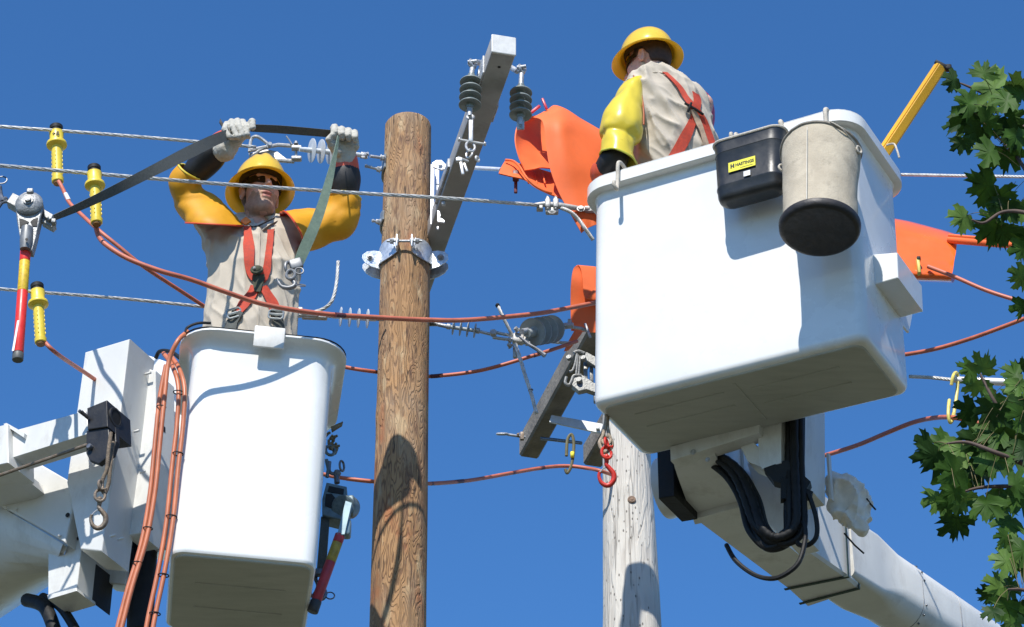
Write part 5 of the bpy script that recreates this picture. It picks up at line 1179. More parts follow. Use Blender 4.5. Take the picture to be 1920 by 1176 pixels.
mb.tube(crom(PL((545, 522, Yk), (553, 532, Yk), (549, 538, Yk), (538, 540, Yk), (527, 536, Yk), (519, 522, Yk)), 7), [.010]*6 + [.011]*12 + [.010]*8 + [.008]*6 + [.004]*4, 10)
mb.torus(P(561, 508, Yk-.01), V(.1, -1, .1), .018, .0035, 20, 6); mb.torus(P(564, 535, Yk-.01), V(.1, -.6, .6), .020, .0028, 20, 6, sx=1.0)
obj('strap_hook', mb, mat('polished_steel', (.20, .205, .21), .5, metal=.5, var=.2, vs=30), h1)
# hoist hung on the right side of the narrow bucket
Y = 9.42
h2 = thing('strap_hoist', P(625, 940, Y), 'blue-grey strap hoist with red and yellow handle hanging right of the narrow bucket', 'strap hoist')
BLG = mat('blue_grey_alloy', (.13, .17, .18), .45, metal=.4, var=.3, vs=25, bump=.2, bs=90)
mb = MB(); mb.prism(PL((612, 904, Y), (650, 912, Y), (652, 938, Y), (640, 975, Y), (604, 966, Y), (604, 935, Y)), V(0, .09, 0), .006); obj('housing', mb, BLG, h2)
mb = MB(); mb.prism(PL((617, 911, Y-.003), (645, 917, Y-.003), (644, 927, Y-.003), (614, 922, Y-.003)), V(0, .02, 0), 0); mb.prism(PL((611, 926, Y-.004), (622, 926, Y-.004), (632, 938, Y-.004), (626, 954, Y-.004), (609, 948, Y-.004)), V(0, .01, 0), 0); obj('window', mb, BLACK, h2)
mb = MB(); mb.cyl(P(642, 950, Y-.02), P(655, 952, Y+.05), .05, n=24, bev=.004); mb.box(P(658, 950, Y-.01), (.03, .05, .09), None, .01); mb.bolt(P(636, 935, Y-.02), V(-.3, -1, 0), .008, .012); obj('ratchet_drum', mb, BLG, h2)
mb = MB(); mb.prism(PL((648, 938, Y-.07), (660, 942, Y-.07), (646, 1003, Y-.07), (632, 1003, Y-.07)), V(0, .04, 0), .004); mb.box(P(648, 992, Y-.03), (.045, .05, .08), None, .01); obj('lever_arm', mb, mat('lever_blue_grey', (.20, .28, .31), .4, metal=.4, var=.15, vs=20), h2)
p0, p1 = P(638, 1003, Y-.05), P(592, 1130, Y-.02)
REDD = mat('red_handle_dark', (.42, .03, .04), .45, var=.2, vs=20); YELD = mat('yellow_label_dark', (.38, .26, .03), .5, var=.3, vs=50)  # darker red and yellow than on the far-left hoist handle
hoist_handle(h2, p0, p1, .0215, [(0, .12, REDD, 'handle_band'), (.122, .40, YELD, 'warning_label'), (.402, .97, REDD, 'handle_grip')])
mb = MB(); d = (p1-p0).normalized(); mb.cyl(p1 - d*.01, p1 + d*.045, .0235, .024, n=16, bev=.005); obj('end_cap', mb, mat('black_cap', (.03, .03, .035), .5, var=.2), h2)
mb = MB(); mb.prism(PL((602, 968, Y+.02), (618, 972, Y+.02), (611, 1068, Y+.02), (594, 1066, Y+.02)), V(0, .012, 0), .002); obj('strap', mb, WEB, h2)
mb = MB(); mb.tube(crom(PL((596, 1072, Y+.02), (592, 1085, Y+.02), (596, 1100, Y+.02), (586, 1118, Y+.02), (578, 1108, Y+.02)), 6), .008, 8); mb.box(P(599, 1074, Y), (.035, .03, .03), None, .005); mb.torus(P(619, 1117, Y), V(.1, -1, .2), .018, .003, 20, 6); mb.tube(crom(PL((596, 1095, Y), (604, 1100, Y), (610, 1112, Y), (606, 1122, Y), (596, 1124, Y)), 6), .009, 8); obj('strap_hook', mb, STEEL, h2)
mb = MB(); mb.cyl(P(632, 906, Y+.03), P(631, 890, Y+.03), .012, n=10); mb.ball(P(632, 888, Y+.03), .018, 8); mb.torus(P(641, 874, Y+.03), V(.8, -.5, 0), .016, .005, 18, 8, sy=1.5); mb.tube(crom(PL((618, 866, Y+.03), (617, 882, Y+.03), (622, 888, Y+.03), (631, 889, Y+.03)), 5), .008, 8); obj('top_hook', mb, STEEL, h2)
# clutter of rope and brackets above it, tied to the bucket's right side
cl = thing('rope_tangle', P(620, 820, 9.45), 'frayed brown rope tangle and grey ring on the right side of the narrow bucket', 'rope')
mb = MB(); Yt = 9.45
mb.prism(PL((620, 800, Yt), (643, 790, Yt), (641, 797, Yt), (622, 809, Yt)), V(0, .012, 0), .001); 
rs_ = random.Random(3)
for i in range(9): q = P(620 + rs_.uniform(-4, 5), 812 + i*4.5, Yt + rs_.uniform(-.02, .02)); mb.tube(crom([q, q + V(rs_.uniform(-.02, .02), rs_.uniform(-.02, .02), rs_.uniform(-.03, .02)), q + V(rs_.uniform(-.03, .03), 0, rs_.uniform(-.03, .03))], 5), .006, 6)
obj('rope_strands', mb, mat('frayed_rope', (.20, .16, .10), .9, var=.4, vs=40), cl)
mb = MB(); mb.torus(P(619, 845, Yt), V(.3, -1, .1), .020, .007, 18, 8, sy=1.2); mb.tube(PL((612, 862, Yt), (616, 880, Yt), (613, 895, Yt)), .008, 8); obj('ring', mb, BLG, cl)

# yellow folding ruler stick standing in the large bucket
ys = thing('hot_stick', P(1700, 200, 9.3), 'yellow channel-shaped stick with black tip standing out of the large bucket', 'stick')
p0, p1 = P(1640, 310, 9.32), P(1763, 124, 9.15); d = (p1-p0).normalized(); L = (p1-p0).length; b, a, _ = frame(d, V(0, -1, 0))
YST = mat('yellow_stick', (.80, .42, .03), .4, var=.15, vs=6)
sg_ = 1 if b.x > 0 else -1; yc = V(0, -1, 0); yc = (yc - d*yc.dot(d)).normalized()
mb = MB(); mb.loft([[p0 + d*(L*t) + b*sg_*x + yc*y for x, y in ((-.030, -.004), (-.026, .006), (-.010, .022), (-.0075, .0215), (-.0060, .018), (-.0045, .0215), (.0, .022), (.029, .006), (.033, -.004), (.004, -.028))] for t in (0, 1)], smooth=False)
obj('channel', mb, YST, ys)
mb = MB(); mb.box(p1 + d*.006, (.062, .026, .02), (b, a, d), .004); mb.box(p1 + V(.035, 0, -.012), (.03, .03, .03), None, .006); obj('tip', mb, BLACK, ys)
mb = MB(); mb.tube(crom([RB.at(1663, 272, b=.0), RB.at(1676, 270, b=-.03), RB.at(1682, 282, b=-.05), RB.at(1686, 296, b=-.05)], 6), .0045, 8); obj('tie_rope', mb, ROPE, ys)
# ================================================================ the two line workers
from mathutils.bvhtree import BVHTree
def s_sect(S):      # stack of elliptical sections: (centre, half width, half depth), bottom to top, width along xd
    S = sorted(S, key=lambda q: q[0][2]); zs = np.array([q[0][2] for q in S]); cx = np.array([q[0][0] for q in S]); cy = np.array([q[0][1] for q in S]); rx = np.array([q[1] for q in S]); ry = np.array([q[2] for q in S]); an = np.array([q[3] if len(q) > 3 else 0 for q in S])
    def f(Q):
        z = Q[..., 2]; I = lambda a: np.interp(z, zs, a)
        dx, dy = Q[..., 0] - I(cx), Q[..., 1] - I(cy); t = I(an); x = dx*np.cos(t) + dy*np.sin(t); y = -dx*np.sin(t) + dy*np.cos(t)
        a, b = I(rx), I(ry); d = ((np.abs(x/a)**2.5 + np.abs(y/b)**2.5)**(1/2.5) - 1)*np.minimum(a, b)
        return np.maximum(d, np.maximum(zs[0] - z, z - zs[-1]))
    m = max(rx.max(), ry.max()); f.lo = np.array([cx.min()-m, cy.min()-m, zs[0]]); f.hi = np.array([cx.max()+m, cy.max()+m, zs[-1]]); return f
def sect(y, xl, xr, Y, dep, an=0):
    a, b = P(xl, y, Y), P(xr, y, Y); return ((a+b)/2, (b-a).length/2, dep, an)
SHIRT = mat('khaki_shirt', (.50, .44, .355), .92, var=.07, vs=10, bump=.12, bs=220)
TROU = mat('dark_trousers', (.06, .065, .09), .9, var=.2, vs=15)
SKIN = mat('skin', (.66, .38, .29), .5, col2=(.58, .31, .225), vs=18, sss=.15, bump=.08, bs=150)
SKINB = mat('stubbled_skin', (.44, .27, .19), .6, col2=(.32, .19, .13), vs=50, bump=.2, bs=300)
LIP = mat('lips', (.36, .13, .10), .5, var=.2, vs=40)
HATM = mat('yellow_hard_hat', (.93, .66, .07), .22, var=.03, vs=6, coat=.5, transl=.28)
HATIN = mat('hat_suspension', (.03, .025, .03), .6, var=.3, vs=20)
RUBY = mat('yellow_rubber_sleeve', (.64, .30, .012), .58, var=.15, vs=5, coat=.0, spec=.3, dirt=.2, dcol=(.45, .22, .02), ds=7)
RUBY2 = mat('lemon_rubber_sleeve', (.72, .56, .045), .32, var=.08, vs=5, coat=.2)
RUBR = mat('red_sleeve_lining', (.50, .02, .03), .45, var=.15, vs=8)
RUBK = mat('black_rubber_glove', (.013, .013, .014), .55, var=.3, vs=14, bump=.1, bs=60)
RUBO = mat('orange_glove_cuff', (.62, .09, .035), .4, var=.15, vs=10)
LEAT = mat('pale_leather_glove', (.46, .44, .38), .8, var=.12, vs=20, bump=.3, bs=120, dirt=.4, dcol=(.22, .2, .16), ds=14)
HARN = mat('red_harness_webbing', (.50, .05, .02), .75, var=.2, vs=60, bump=.3, bs=400)
HGRY = mat('grey_webbing', (.09, .095, .085), .8, var=.3, vs=60, bump=.3, bs=400)
OLIV = mat('olive_pad', (.05, .055, .03), .8, var=.3, vs=30)
TANW = mat('tan_webbing', (.42, .30, .20), .8, var=.2, vs=50)

class HF:
    def __init__(s, o, yaw, sc=(1, 1, 1), pitch=0, roll=0):
        f = V(sin(yaw), -cos(yaw), 0); f = (f*cos(pitch) + V(0, 0, 1)*sin(pitch)).normalized(); x = f.cross(V(0, 0, 1)).normalized()*-1
        z = x.cross(f)*-1; z = f.cross(x) if f.cross(x).z > 0 else x.cross(f)
        if roll: x, z = x*cos(roll) + z*sin(roll), z*cos(roll) - x*sin(roll)
        s.o, s.x, s.f, s.z, s.sc = Vector(o), x, f, z, sc
    def __call__(s, x, y, z): return s.o + s.x*x*s.sc[0] + s.f*y*s.sc[1] + s.z*z*s.sc[2]
    def ax(s): return (s.x, s.f, s.z)
    def ell(s, c, r): return s_ell(s(*c), (r[0]*s.sc[0], r[1]*s.sc[1], r[2]*s.sc[2]), s.ax())
    def cap(s, a, b, ra, rb=None): return s_cap(s(*a), s(*b), ra, rb)
def head_prims(H, mouth=True):
    p = [('+', H.ell((0, -.012, .035), (.076, .097, .10)), 0), ('+', H.ell((0, .03, -.04), (.060, .062, .085)), .03), ('+', H.ell((0, .058, -.108), (.028, .030, .022)), .03),
         ('+', H.cap((-.048, .0, -.085), (-.02, .05, -.112), .022, .02), .03), ('+', H.cap((.048, .0, -.085), (.02, .05, -.112), .022, .02), .03),
         ('+', H.ell((-.040, .060, -.035), (.022, .022, .024)), .02), ('+', H.ell((.040, .060, -.035), (.022, .022, .024)), .02),
         ('+', H.cap((-.034, .080, .022), (.034, .080, .022), .013), .02), ('-', H.ell((-.031, .104, .0), (.018, .018, .013)), .012), ('-', H.ell((.031, .104, .0), (.018, .018, .013)), .012),
         ('+', H.ell((-.031, .076, 0), (.014, .012, .011)), .006), ('+', H.ell((.031, .076, 0), (.014, .012, .011)), .006),
         ('+', H.cap((0, .086, .012), (0, .114, -.030), .008, .0125), .012), ('+', H.ell((-.012, .100, -.034), (.009, .012, .008)), .006), ('+', H.ell((.012, .100, -.034), (.009, .012, .008)), .006),
         ('-', H.ell((-.006, .107, -.043), (.004, .006, .004)), .003), ('-', H.ell((.006, .107, -.043), (.004, .006, .004)), .003)]
    if mouth: p += [('+', H.ell((0, .088, -.064), (.026, .012, .008)), .008), ('+', H.ell((0, .086, -.083), (.022, .012, .008)), .008), ('-', H.ell((0, .100, -.0735), (.020, .012, .0038)), .003)]
    for s in (-1, 1):
        p += [('+', H.ell((s*.078, -.012, -.012), (.010, .019, .031)), .008), ('+', H.cap((s*.086, -.024, .012), (s*.083, -.006, .018), .005), .005), ('+', H.cap((s*.086, -.026, .008), (s*.082, -.014, -.034), .005), .005), ('-', H.ell((s*.089, -.010, -.006), (.006, .009, .014)), .005)]
    p += [('+', H.cap((0, -.03, -.07), (0, -.045, -.20), .052, .060), .03)]
    return p
def hat(H, parent, ribs, up=.045, tilt=0, dz=.18):
    z0 = up; n = 72; prof = []
    brim = [(.168/.128, -.020), (.160/.128, -.017), (.148/.128, -.009), (.136/.128, -.002), (.128/.128, .008)]
    for i in range(1, 15):
        t = PI/2*i/14; prof.append((cos(t)**.92, .008 + (dz-.008)*sin(t)))
    allp = brim + prof; ro = []; ri = []
    for (k, z) in allp:
        a, b = [], []
        for j in range(n):
            ph = 2*PI*j/n; rx = .112*(1 if k <= 1 else 1 + (k-1)*.95); ry = .128
            kk = max(k, .012); x = cos(ph)*.112*min(kk, 1) + cos(ph)*max(0, kk-1)*.118; y = sin(ph)*.130*min(kk, 1) + sin(ph)*max(0, kk-1)*(.128 + .010*max(0, sin(ph)))
            if ribs and k < .97:
                for rx0, w0, h0 in ((0, .020, .010), (-.048, .012, .006), (.048, .012, .006)):
                    g = math.exp(-((x - rx0)/w0)**4); z_ = h0*g*min(1, (1-k)*3); 
                    x += 0; zadd = z_
                    a.append(None) if False else None
                zadd = sum(h0*math.exp(-((x-rx0)/w0)**4) for rx0, w0, h0 in ((0, .018, .011), (-.046, .010, .006), (.046, .010, .006)))*min(1, (1-k)*3)
            else: zadd = 0
            a.append(H(x, y - .004, z0 + z + zadd)); q = .985 if k > .02 else 1
            b.append(H(x*q, y*q - .004, z0 + z + zadd - .003))
        ro.append(a); ri.append(b)
    mb = MB(); mb.loft(ri[::-1][:-1] + [ri[0]] + ro, cap=True); ho = obj('hard_hat', mb, HATM, parent)
    mb = MB(); R = []
    for z, k in ((z0-.004, .80), (z0+.03, .83)): R.append([H(cos(2*PI*j/40)*.112*k, sin(2*PI*j/40)*.130*k, z) for j in range(40)])
    for z, k in ((z0+.03, .80), (z0-.004, .77)): R.append([H(cos(2*PI*j/40)*.112*k, sin(2*PI*j/40)*.130*k, z) for j in range(40)])
    mb.loft(R, cap=False); mb.loft([[H(x*.95, y*.95, z0+.03 + .1*(1-(x*x/.0125+y*y/.0169))) for x, y in ((cos(a)*.02, .1*math.cos(math.pi*k/6)), (cos(a)*.02+.0, .1*math.cos(math.pi*k/6)+.001), (-.02, .1*math.cos(math.pi*k/6)+.001), (-.02, .1*math.cos(math.pi*k/6)))] for k in range(7) for a in (0,)], cap=False)
    obj('suspension', mb, HATIN, ho)
    return ho
def sleeve(rings, parent, m, th=.005, hang=0, lining=True, trim0=None, trim1=None, wr=.004, seed=0):
    """rings: (px, py, Y, hx, hy, dy, depth) : centre pixel, half vector in pixels (+ its Y part), half depth"""
    C = []; A = []; B = []
    for (px, py, Y, hx, hy, dY, dep) in rings:
        c = P(px, py, Y); a = P(px+hx, py+hy, Y+dY) - c; C.append(c); A.append(a); B.append(dep)
    Cs = crom(C, 6); As = crom(A, 6); Ds = crom([V(d, 0, 0) for d in B], 6); n = 40; N = len(Cs); outer = []; inner = []
    for i in range(N):
        t = (Cs[min(i+1, N-1)] - Cs[max(i-1, 0)]).normalized(); a = As[i]; b = t.cross(a).normalized(); hg = hang*max(0, (i/(N-1)-.45)/.55); h_ = V(0, 1, .74).normalized()*(1 if b.y > 0 else -1); b = (b*(1-hg) + h_*hg).normalized()*Ds[i].x
        ro, ri = [], []
        for j in range(n):
            ph = 2*PI*j/n; d = a*cos(ph) + b*sin(ph); w_ = wr*(mnoise.noise((Cs[i] + d)*9 + V(seed, 0, 0)) - 1.1*folds(Cs[i] + d, (7, 9, 7), seed) + .3*mnoise.noise((Cs[i] + d)*23))
            ro.append(Cs[i] + d + d.normalized()*w_); ri.append(Cs[i] + d + d.normalized()*(w_-th))
        outer.append(ro); inner.append(ri)
    mb = MB(); mb.loft(outer + inner[::-1] + [outer[0]], cap=False); so_ = obj('rubber_sleeve', mb, m, parent)
    if lining:
        mb = MB(); mb.loft([[p + (Cs[i]-p).normalized()*.0015 for p in inner[i]] for i in range(1, N)], cap=False); obj('lining', mb, RUBR, so_, auto=False)
    if trim0: mb = MB(); mb.tube([p for p in outer[0]], .005, 6, closed=True); obj('cuff_rim', mb, trim0, so_)
    if trim1: mb = MB(); mb.tube([p for p in outer[-1]], .0045, 6, closed=True); obj('edge_trim', mb, trim1, so_)
    return so_
def bvh_of(mb): return BVHTree.FromPolygons([tuple(v) for v in mb.v], [tuple(f) for f in mb.f])
def hitpt(bv, px, py, off=.006):
    o = Vector((0, 0, CAMZ)); d = (P(px, py, 10) - o).normalized(); h = bv.ray_cast(o, d)
    if h[0] is None: h = bv.find_nearest(P(px, py, 9.35)); return h[0] + h[1]*off
    nrm = h[1] if h[1].dot(d) < 0 else -h[1]; return h[0] + (nrm*.5 - d*.5).normalized()*off
def band_on(bv, L, Rr, name, m, parent, off=.006, th=.004, n=10, lift=None):
    l2 = crom([V(a, b, 0) for a, b in L], n); r2 = crom([V(a, b, 0) for a, b in Rr], n); rows = []
    for t in (0, .33, .66, 1): rows.append([hitpt(bv, *(a.lerp(b, t)).xy, off) for a, b in zip(l2, r2)])
    rows = [[sum((r[max(0, min(len(r)-1, i+k))] for k in (-2, -1, 0, 1, 2)), Vector())/5 for i in range(len(r))] for r in rows]
    for r, src in zip(rows, range(4)): pass
    m_ = sheet(rows, th, nu=0, nv=1); return obj(name, m_, m, parent)
def taper(name, pts, rs, m, parent, seed=0, amp=.0025, n=28, flat=1.0):
    mb = MB(); c = crom(pts, 6); r = [x.x for x in crom([V(q, 0, 0) for q in rs], 6)]; mb.tube(c, r, n, flat=flat)
    mb.v = [p + V(1, .3, .5).normalized()*amp*mnoise.noise(p*18 + V(seed, 0, 0)) for p in mb.v]; return obj(name, mb, m, parent)

# ---------------- left worker, facing the camera, both hands up
LW = thing('person', LBk(0, 0, .05), 'worker facing the camera with both gloved hands raised overhead holding a dark strap', 'person')
YW = 9.36
H = HF(P(487, 362, 9.34), rad(24), (1.04, 1.04, 1.22), rad(2))
H = HF(P(488, 363, 9.33), rad(24), (1.04, 1.04, 1.20), rad(6))
shoL, shoR = P(418, 448, 9.38), P(545, 450, 9.38)
elL, wrL, hdL = P(345, 352, 9.26), P(418, 282, 9.08), P(446, 252, 9.03)
elR, wrR, hdR = P(648, 412, 9.30), P(646, 305, 9.22), P(642, 268, 9.15)
bodyp = head_prims(H) + [('+', s_sect([sect(432, 425, 545, 9.39, .07), sect(460, 405, 552, 9.38, .095), sect(520, 408, 545, 9.37, .10), sect(600, 405, 540, 9.37, .105), sect(680, 405, 540, 9.37, .11), sect(740, 410, 540, 9.38, .11)]), .03),
    ('+', s_chain([shoL, elL, wrL, hdL], [.052, .042, .03, .034], .02), .03), ('+', s_chain([shoR, elR, wrR, hdR], [.052, .042, .03, .034], .02), .03)]
for s in (-1, 1):
    hip = P(475 + s*32, 725, 9.38); bodyp.append(('+', s_chain([hip, Vector((hip.x, hip.y, 7.1)), Vector((hip.x, hip.y + .01, 6.82)), Vector((hip.x + s*.01, hip.y - .10, 6.80))], [.075, .052, .042, .035], .02), .02))
mbb = sdf(bodyp, .0055)
STUB = H
def skin_idx(H):
    k = 0; F = []
    for i, f in enumerate(mbb.f):
        c = (mbb.v[f[0]] + mbb.v[f[2]])/2 - H.o; x, y, z = c.dot(H.x)/H.sc[0], c.dot(H.f)/H.sc[1], c.dot(H.z)/H.sc[2]
        nzv = .012*mnoise.noise(c*40)
        if abs(x) < .021 and y > .086 and -.087 < z < -.058: F.append(2)
        elif (z < -.058 + nzv and z > -.135 and y > -.005 + nzv*2) or (z < -.045 + nzv and z > -.06 and y > .07 and abs(x) < .035): F.append(1)
        else: F.append(0)
    mbb.m = F
skin_idx(H)
obj('body', mbb, [SKIN, SKINB, LIP], LW, auto=False)
hat(H, LW, True, up=.028, dz=.138)
# short hair at the temples under the hat
mb = sdf([('+', H.ell((0, -.018, .03), (.081, .098, .098)), 0), ('-', H.ell((0, .085, -.02), (.078, .09, .13)), .01), ('-', s_box(H(0, 0, -.14), (.2, .2, .11), .01, H.ax()), .005)], .006); obj('hair', mb, mat('brown_hair', (.10, .06, .035), .8, var=.4, vs=80, bump=.5, bs=300), LW)
# wraparound sunglasses
mb = MB(); R = []
for i in range(25):
    a = rad(-75 + 150*i/24); r = .100 - .006*math.cos(2*a); h1_, h2_ = .019*(1 - .35*abs(sin(a))**3), -.020*(1 - .6*abs(sin(a))**2) + (.008 if abs(a) < rad(6) else 0)
    c = lambda rr, z: H(sin(a)*rr*.80, cos(a)*rr - .002, z + .003)
    R.append([c(r, h1_), c(r, h2_), c(r+.003, h2_), c(r+.003, h1_)])
mb.loft(R, cap=True, smooth=False)
sg = obj('sunglasses', mb, mat('dark_lens', (.004, .004, .005), .35, spec=.25, var=.1), LW)
mb = MB()
for s in (-1, 1): mb.box(H(s*.082, -.0, .006), (.003, .075, .008), H.ax())
obj('temple_arm', mb, BLACK, sg)
# shirt
tors = s_sect([sect(421, 442, 532, 9.39, .075), sect(434, 408, 556, 9.385, .10), sect(455, 384, 572, 9.375, .13), sect(480, 388, 566, 9.365, .14), sect(520, 393, 560, 9.36, .145), sect(570, 390, 557, 9.36, .145), sect(625, 383, 555, 9.36, .15), sect(690, 384, 552, 9.36, .15), sect(720, 388, 548, 9.36, .145)])
shp = [('+', tors, 0), ('+', s_cap(P(430, 440, 9.38), P(385, 412, 9.33), .085, .058), .05), ('+', s_cap(P(540, 442, 9.38), P(578, 436, 9.34), .080, .05), .05),
       ('+', s_cap(P(487, 408, 9.37), P(487, 422, 9.38), .062, .078), .03), ('-', s_cap(P(487, 395, 9.35), P(487, 412, 9.35), .058, .055), .01), ('-', s_ell(P(492, 409, 9.27), (.04, .06, .03)), .01)]
mbs = sdf(shp, .0065)
displace(mbs, lambda p: .016*folds(p, (6, 6, 2.2), 3) + .010*folds(V(p.x + .5*p.z, p.y, p.z), (13, 13, 5), 9) + .008*mnoise.noise(V(p.x*16, p.y*16, p.z*4)) - .009)
shirt = obj('shirt', mbs, SHIRT, LW, auto=False)
bvS = bvh_of(mbs)
mb = MB()
for (A, B) in (((452, 414), (484, 432)), ((526, 412), (492, 432))):
    a, b = A, B
    q = [P(a[0], a[1], 9.30), P((a[0]+b[0])/2, (a[1]+b[1])/2 - 2, 9.245), P(b[0], b[1], 9.235)]
    up_ = V(0, .03, .03); m2 = sheet([[x for x in q], [x + V(0, .02, .028) for x in q]], .004, nu=1, nv=5); mb.add(m2.v, m2.f, True)
obj('collar', mb, SHIRT, shirt)
mb = MB(); mb.tube([hitpt(bvS, 487 - i*.2, 436 + i*12, .001) for i in range(16)], .003, 6); obj('placket', mb, SHIRT, shirt)
mb = sdf([('+', s_sect([sect(700, 386, 552, 9.37, .135), sect(745, 388, 548, 9.38, .14)]), 0)] + [('+', s_cap(P(475 + s*34, 735, 9.38), Vector((P(475 + s*34, 735, 9.38).x, 9.38, 6.86)), .09, .065), .03) for s in (-1, 1)], .012); obj('trousers', mb, TROU, LW, auto=False)
mb = MB()
for s in (-1, 1): q = P(475 + s*34, 735, 9.38); mb.ball(Vector((q.x, 9.33, 6.825)), (.055, .13, .045), 16)
obj('boots', mb, BLACK, LW)
# rubber sleeves, gauntlets, gloves
sleeve([(357, 322, 9.16, -18, -15, 0, .060), (349, 346, 9.20, -30, -7, 0, .070), (360, 372, 9.24, -37, 9, 0, .082), (382, 398, 9.26, -42, 12, 0, .11), (404, 421, 9.27, -58, -3, .0, .18)], LW, RUBY, trim0=YEL, trim1=mat('red_orange_trim', (.70, .08, .02), .4, var=.1), seed=1, hang=1, wr=.010)
sleeve([(644, 370, 9.26, 33, 1, 0, .078), (640, 397, 9.28, 33, 12, 0, .075), (622, 418, 9.30, 26, 25, 0, .082), (588, 428, 9.31, 15, 34, 0, .10), (549, 436, 9.28, 24, 33, -.02, .15)], LW, RUBY, trim0=YEL, trim1=mat('red_orange_trim', (1, 0, 0)), seed=5, hang=.6, wr=.010)
g1 = taper('rubber_glove', [P(352, 342, 9.20), P(368, 322, 9.17), P(390, 298, 9.13), P(404, 283, 9.10), P(420, 268, 9.08)], [.042, .060, .070, .064, .045], RUBK, LW, 1)
taper('glove_cuff', [P(398, 288, 9.115), P(402, 284, 9.11), P(424, 266, 9.07), P(440, 255, 9.05)], [.060, .066, .058, .040], RUBO, g1, 2)
g2 = taper('rubber_glove', [P(645, 398, 9.27), P(645, 372, 9.26), P(646, 345, 9.24), P(647, 322, 9.22), P(646, 300, 9.2)], [.040, .058, .072, .066, .045], RUBK, LW, 4)
taper('glove_cuff', [P(647, 326, 9.225), P(647, 321, 9.22), P(646, 294, 9.20), P(645, 280, 9.19)], [.058, .064, .056, .040], RUBO, g2, 6)
k = 1/ppm(hdL)
# viewer-left hand: fist turned, fingers closed round the strap
fz = [('+', s_cap(P(421, 282, 9.06), P(436, 262, 9.04), 22*k, 19*k), 0), ('+', s_ell(P(440, 247, 9.035), (23*k, .05, 25*k)), .02)]
for i, (x0, y0, x1, y1, x2, y2, x3, y3) in enumerate(((425, 232, 421, 243, 430, 257, 440, 259), (434, 227, 436, 240, 445, 256, 452, 260), (445, 226, 449, 238, 455, 254, 459, 259), (455, 228, 461, 238, 464, 252, 466, 257))):
    yy = 8.985 + .004*i; fz.append(('+', s_chain([P(x0, y0, yy+.03), P(x1, y1, yy-.015), P(x2, y2, yy-.02), P(x3, y3, yy+.0)], [.0135, .0135, .012, .0105], .002), .003))
fz.append(('+', s_chain([P(458, 250, 9.02), P(466, 238, 9.0), P(473, 228, 8.985), P(474, 240, 8.975)], [.018, .0165, .0155, .013], .003), .006))
mb = sdf(fz, .0042); displace(mb, lambda p: .0022*mnoise.noise(p*45) + .002*mnoise.noise(p*90)); obj('leather_glove', mb, LEAT, g1, auto=False)
mb = MB(); mb.prism(PL((411, 229, 9.02), (413, 222, 9.02), (419, 232, 9.02), (417, 238, 9.02)), V(0, .01, 0), .001); obj('glove_tab', mb, BLACK, g1)
# viewer-right hand: knuckles up, fingers hooked over the strap
fz = [('+', s_cap(P(646, 302, 9.19), P(644, 280, 9.17), 21*k, 24*k), 0), ('+', s_ell(P(644, 268, 9.155), (28*k, .042, 24*k)), .02)]
for i, (x, y) in enumerate(((627, 240), (640.5, 243), (653.5, 246), (665.5, 249))):
    r = (.0185, .0175, .0165, .0145)[i]; fz.append(('+', s_chain([P(x+1, y+26, 9.15), P(x, y+6, 9.14), P(x, y, 9.10), P(x+.5, y+9, 9.075), P(x+1, y+16, 9.085)], [.019, r, r, r*.9, r*.75], .002), .003))
fz.append(('+', s_chain([P(632, 285, 9.13), P(621, 272, 9.10), P(617, 262, 9.08), P(622, 254, 9.07)], [.02, .017, .0155, .013], .003), .008))
mb = sdf(fz, .0042); displace(mb, lambda p: .0022*mnoise.noise(p*45) + .002*mnoise.noise(p*90)); obj('leather_glove', mb, LEAT, g2, auto=False)
# harness
har = thing('tmp', LW.location, None, None); bpy.data.objects.remove(har)
hb = band_on(bvS, ((458, 425), (457, 450), (457, 490), (462, 515), (472, 528)), ((470, 425), (476, 452), (477, 490), (478, 508), (484, 522)), 'harness', HARN, LW, .010)
band_on(bvS, ((502, 432), (499, 460), (494, 495), (488, 515), (484, 525)), ((515, 430), (512, 460), (508, 500), (503, 522), (495, 532)), 'strap', HARN, hb, .011)
band_on(bvS, ((470, 535), (462, 550), (449, 568), (440, 583)), ((488, 540), (482, 556), (466, 575), (455, 588)), 'strap', HARN, hb, .010)
band_on(bvS, ((487, 540), (494, 556), (502, 570), (506, 585)), ((498, 535), (510, 552), (520, 567), (524, 582)), 'strap', HARN, hb, .010)
band_on(bvS, ((438, 582), (432, 592), (426, 604), (420, 625)), ((456, 588), (452, 598), (446, 608), (442, 630)), 'lower_webbing', HGRY, hb, .012)
band_on(bvS, ((506, 584), (508, 594), (511, 606), (514, 630)), ((526, 582), (528, 592), (530, 606), (533, 630)), 'lower_webbing', HGRY, hb, .012)
mb = MB(); c = hitpt(bvS, 485, 508, .022); mb.torus(c, V(0, -1, .3), .022, .007, 20, 8); mb.ball(c + V(0, -.004, 0), (.020, .012, .02), 12); obj('chest_ring', mb, OLIV, hb)
mb = MB(); mb.ball(hitpt(bvS, 483, 506, .042), .0075, 8); obj('rivet', mb, ALU, hb)
band_on(bvS, ((476, 516), (475, 535), (478, 550)), ((494, 516), (492, 535), (490, 550)), 'chest_pad', OLIV, hb, .018)
for (x, y, a) in ((441, 590, -.35), (517, 592, .1)):
    c = hitpt(bvS, x, y, .022); ax_ = (V(cos(a), 0, sin(-a)*1), V(0, -1, .1).normalized(), V(sin(a), 0, cos(a)))
    mb = MB(); pts = [c + ax_[0]*u + ax_[2]*v for u, v in rrect(.062, .044, .012, 4)]; mb.tube(pts, .005, 8, closed=True); mb.cyl(c - ax_[0]*.03, c + ax_[0]*.03, .006, n=8); obj('buckle', mb, mat('buckle_metal', (.32, .34, .33), .4, metal=.6, var=.2), hb)
